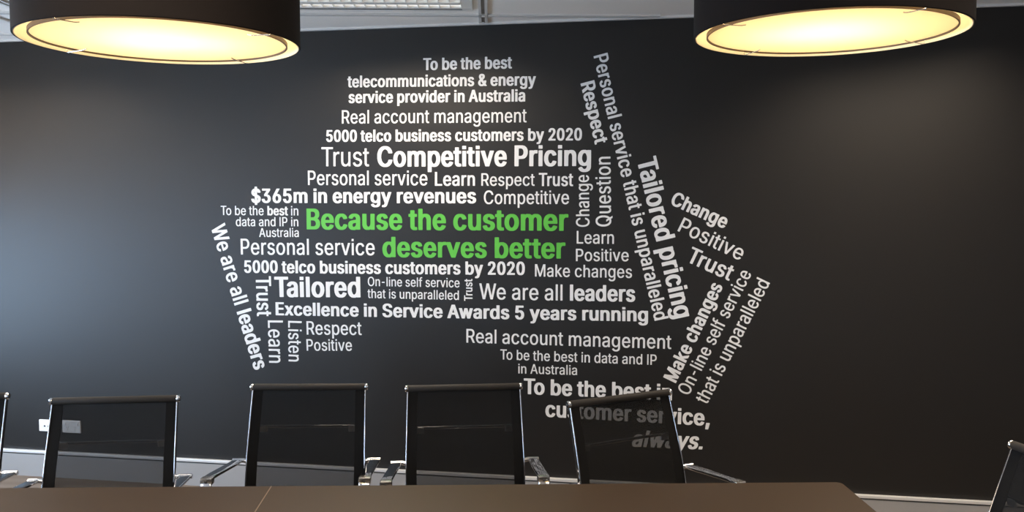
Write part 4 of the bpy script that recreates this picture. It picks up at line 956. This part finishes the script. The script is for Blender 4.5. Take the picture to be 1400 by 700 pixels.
# text (* switches bold on and off, ~ slants), weight, colour, u, v, angle, length, cap height, label
LINES = [
    ('To be the best', 'b', 'w', -0.5126, 2.4781, -0.38, 0.5126, 0.0677, 'white bold lettering to be the best, topmost line of the word map'),
    ('telecommunications & energy', 'b', 'w', -0.9656, 2.391, -0.69, 1.1004, 0.0673, 'white bold lettering telecommunications and energy, second line from the top'),
    ('service provider in Australia', 'b', 'w', -0.9595, 2.3011, -0.61, 1.0342, 0.0684, 'white bold lettering service provider in australia near the top of the wall'),
    ('Real account management', 'm', 'w', -1.0018, 2.1841, -0.5, 1.0849, 0.0769, 'white lettering real account management under service provider in australia'),
    ('5000 telco business customers by 2020', 'b', 'w', -1.0989, 2.0798, -0.37, 1.4921, 0.0685, 'white bold lettering 5000 telco business customers, upper one, above competitive pricing'),
    ('Trust', 'r', 'w', -1.1296, 1.9383, -0.41, 0.2901, 0.1117, 'large thin white lettering trust standing before competitive pricing'),
    ('Competitive Pricing', 'b', 'w', -0.7892, 1.9333, -0.22, 1.2333, 0.1168, 'large white bold lettering competitive pricing high on the black wall'),
    ('Personal service', 'm', 'w', -1.2152, 1.8295, -0.34, 0.7237, 0.0845, 'white lettering personal service standing above the energy revenues line'),
    ('Learn', 'n', 'w', -0.4475, 1.8225, -0.2, 0.2344, 0.0789, 'white lettering learn between personal service and respect in the upper rows'),
    ('Respect', 'm', 'w', -0.1767, 1.8216, -0.2, 0.3057, 0.0707, 'white lettering respect between learn and trust in the upper rows'),
    ('Trust', 'n', 'w', 0.1522, 1.8188, -0.2, 0.1932, 0.0732, 'white lettering trust ending the row that starts with personal service'),
    ('$365m in energy revenues', 'b', 'w', -1.5725, 1.725, -0.11, 1.366, 0.0847, 'white bold lettering 365 million in energy revenues above the green words'),
    ('Competitive', 'm', 'w', -0.1617, 1.7181, 0, 0.4846, 0.0763, 'white thin lettering competitive following the energy revenues line'),
    ('To be the *best* in', 'm', 'w', -1.7688, 1.6525, -0.18, 0.4917, 0.0555, 'small white lettering to be the best in, beside the green word because'),
    ('data and IP in', 'm', 'w', -1.6733, 1.5863, 0.12, 0.3953, 0.0542, 'small white lettering data and IP in, beside the green word because'),
    ('Australia', 'm', 'w', -1.5261, 1.5226, 0.37, 0.2498, 0.0529, 'small white lettering australia alone on its line, above personal service'),
    ('Because the customer', 'b', 'g', -1.2263, 1.5693, -0.02, 1.5457, 0.1223, 'large green lettering because the customer in the middle of the wall'),
    ('Personal service', 'm', 'w', -1.6448, 1.4168, 0.27, 0.8348, 0.095, 'white lettering personal service standing before the green words deserves better'),
    ('deserves better', 'b', 'g', -0.7632, 1.411, 0.11, 1.0667, 0.1177, 'large green lettering deserves better under because the customer'),
    ('5000 telco business customers by 2020', 'b', 'w', -1.6254, 1.3074, 0.35, 1.6992, 0.075, 'white bold lettering 5000 telco business customers, lower one, under the green words'),
    ('Make changes', 'm', 'w', 0.1315, 1.3103, -0.05, 0.5426, 0.0697, 'white thin lettering make changes on a level line after the year 2020'),
    ('Learn', 'm', 'w', 0.3664, 1.498, -0.01, 0.2072, 0.0708, 'white lettering learn on a level line after the green words'),
    ('Positive', 'm', 'w', 0.3627, 1.3997, 0.48, 0.2929, 0.0693, 'white lettering positive on a level line after the green words deserves better'),
    ('Tailored', 'b', 'w', -1.434, 1.1658, 0.76, 0.535, 0.1213, 'large white bold lettering tailored, level, above excellence in service'),
    ('On-line self service', 'm', 'w', -0.8537, 1.2407, 0.04, 0.549, 0.0539, 'small white lettering on-line self service on a level line after tailored'),
    ('that is unparalleled', 'm', 'w', -0.8562, 1.1703, -0.1, 0.547, 0.054, 'small white lettering that is unparalleled on a level line after tailored'),
    ('Trust', 'n', 'w', -0.2294, 1.165, 90.23, 0.126, 0.0489, 'tiny white lettering trust reading upwards before we are all leaders'),
    ('We are all *leaders*', 'm', 'w', -0.1891, 1.1758, 0.11, 0.882, 0.0909, 'white level lettering we are all leaders, its last word bold'),
    ('Excellence in Service Awards 5 years running', 'b', 'w', -1.4294, 1.0564, 0.33, 2.1937, 0.0785, 'long white bold lettering excellence in service awards 5 years running'),
    ('Real account management', 'm', 'w', -0.2661, 0.9236, -0.22, 1.1587, 0.0797, 'white lettering real account management under the awards line'),
    ('To be the best in data and IP', 'm', 'w', -0.0679, 0.8325, -0.31, 0.8813, 0.0581, 'small white lettering to be the best in data and IP on one line'),
    ('in Australia', 'm', 'w', 0.0368, 0.755, 0.34, 0.3353, 0.0556, 'small white lettering in australia alone under the best in data line'),
    ('To be the best in', 'b', 'w', 0.0677, 0.6377, -0.38, 0.8316, 0.0906, 'large white bold lettering to be the best in, just over the turned chair'),
    ('customer service,', 'b', 'w', 0.1924, 0.5116, -0.83, 0.9129, 0.0904, 'white bold lettering customer service, partly seen through the turned chair'),
    ('~always.', 'b', 'w', 0.6817, 0.3628, 0.31, 0.3874, 0.0941, 'white bold slanted lettering always, lowest word, partly behind the turned chair'),
    ('Respect', 'b', 'w', 0.3836, 2.3817, -76.29, 0.3465, 0.0781, 'white bold lettering respect reading steeply downwards at the top'),
    ('Personal service that is unparalleled', 'n', 'w', 0.4546, 2.5289, -76.64, 1.4963, 0.0789, 'long white lettering personal service that is unparalleled running steeply downwards'),
    ('Tailored pricing', 'b', 'w', 0.6947, 1.9587, -76.15, 0.899, 0.1067, 'large white bold lettering tailored pricing running steeply downwards'),
    ('Change', 'b', 'w', 0.8751, 1.7186, -24.7, 0.3221, 0.0769, 'white bold lettering change sloping down, top of the three sloping words'),
    ('Positive', 'm', 'w', 0.918, 1.572, -25.51, 0.3714, 0.083, 'white thin lettering positive sloping down between change and trust'),
    ('Trust', 'n', 'w', 0.9647, 1.406, -24.26, 0.2556, 0.089, 'white lettering trust sloping down under the sloping word positive'),
    ('Make changes', 'b', 'w', 0.9193, 0.7291, 65.43, 0.595, 0.0768, 'white bold lettering make changes climbing steeply beside on-line self service'),
    ('On-line self service', 'm', 'w', 0.9899, 0.661, 64.34, 0.7552, 0.0724, 'white thin lettering on-line self service climbing steeply after make changes'),
    ('that is unparalleled', 'm', 'w', 1.0888, 0.6151, 64.44, 0.7512, 0.0751, 'white thin lettering that is unparalleled climbing steeply at the outer edge'),
    ('Change', 'm', 'w', 0.4378, 1.5922, 91.11, 0.2879, 0.0745, 'white thin lettering change reading straight upwards after the word competitive'),
    ('Question', 'm', 'w', 0.5577, 1.5944, 90.98, 0.3856, 0.0848, 'white thin lettering question reading straight upwards beside the upright word change'),
    ('We are all *leaders*', 'n', 'w', -1.8365, 1.5795, -72.87, 0.9005, 0.096, 'white lettering we are all leaders running steeply downwards at the window end'),
    ('Trust', 'n', 'w', -1.5532, 1.2882, -88.83, 0.2406, 0.097, 'white lettering trust reading straight downwards before tailored'),
    ('Learn', 'm', 'w', -1.4801, 1.0245, -89.13, 0.2556, 0.0954, 'white thin lettering learn reading straight downwards beside listen'),
    ('Listen', 'm', 'w', -1.3512, 1.0248, -90.27, 0.2433, 0.0849, 'white thin lettering listen reading straight downwards between learn and respect'),
    ('Respect', 'm', 'w', -1.2355, 0.9454, 1.03, 0.3413, 0.0799, 'white thin lettering respect level, under excellence, beside the upright word listen'),
    ('Positive', 'm', 'w', -1.2369, 0.8491, 1.47, 0.2823, 0.0688, 'small white thin lettering positive, level, lowest beside the upright word listen'),
]

KERN = {'To': -0.12, 'Tr': -0.10, 'Ta': -0.12, 'We': -0.04, 'Aw': -0.03, 'tt': 0.035}
OUTLINE = {}
for w_, tab in GLYPHS.items():
    for ch_, s_ in tab.items():
        adv_, body_ = s_.split('|')
        OUTLINE[w_, ch_] = (float(adv_), [[tuple(int(q) / 400 for q in p_.split()) for p_ in c_.split(',')] for c_ in body_.split(';') if c_])


def lettering(text, weight, colour, u, v, ang, length, cap, label):
    slant = 0.2 if text.startswith('~') else 0.0
    x, bold, prev, outl = 0.0, False, '', []
    for ch in text.lstrip('~'):
        if ch == '*':
            bold = not bold
            continue
        adv, cs = OUTLINE['b' if bold else weight, ch]
        x += KERN.get(prev + ch, 0.0)
        outl += [[(x + px + py * slant, py) for px, py in c] for c in cs]
        x += adv
        prev = ch
    xa = min(p[0] for c in outl for p in c)
    xb = max(p[0] for c in outl for p in c)
    sx = length / (xb - xa)
    cu = bpy.data.curves.new('lettering', 'CURVE')
    cu.dimensions = '2D'
    cu.fill_mode = 'BOTH'
    cu.extrude = 0.0003
    for c in outl:
        sp = cu.splines.new('POLY')
        sp.points.add(len(c) - 1)
        for pt, (px, py) in zip(sp.points, c):
            pt.co = ((px - xa) * sx, py * cap, 0, 1)
        sp.use_cyclic_u = True
    tmp = bpy.data.objects.new('lettering_outline', cu)
    COL.objects.link(tmp)
    bpy.context.view_layer.update()
    me = bpy.data.meshes.new_from_object(tmp.evaluated_get(bpy.context.evaluated_depsgraph_get()))
    bpy.data.objects.remove(tmp)
    bpy.data.curves.remove(cu)
    me.name = 'lettering'
    me.materials.clear()
    me.materials.append(M['green' if colour == 'g' else 'vinyl'])
    o = bpy.data.objects.new('lettering', me)
    COL.objects.link(o)
    base = Matrix.Rotation(-WALL_A, 4, 'Z') @ Matrix.Rotation(math.pi / 2, 4, 'X')
    o.matrix_world = Matrix.Translation(on_wall(u, v, 0.0004)) @ base @ Matrix.Rotation(math.radians(ang), 4, 'Z')
    tag(o, label, 'lettering', 'words on the black wall')


for line in LINES:
    lettering(*line)
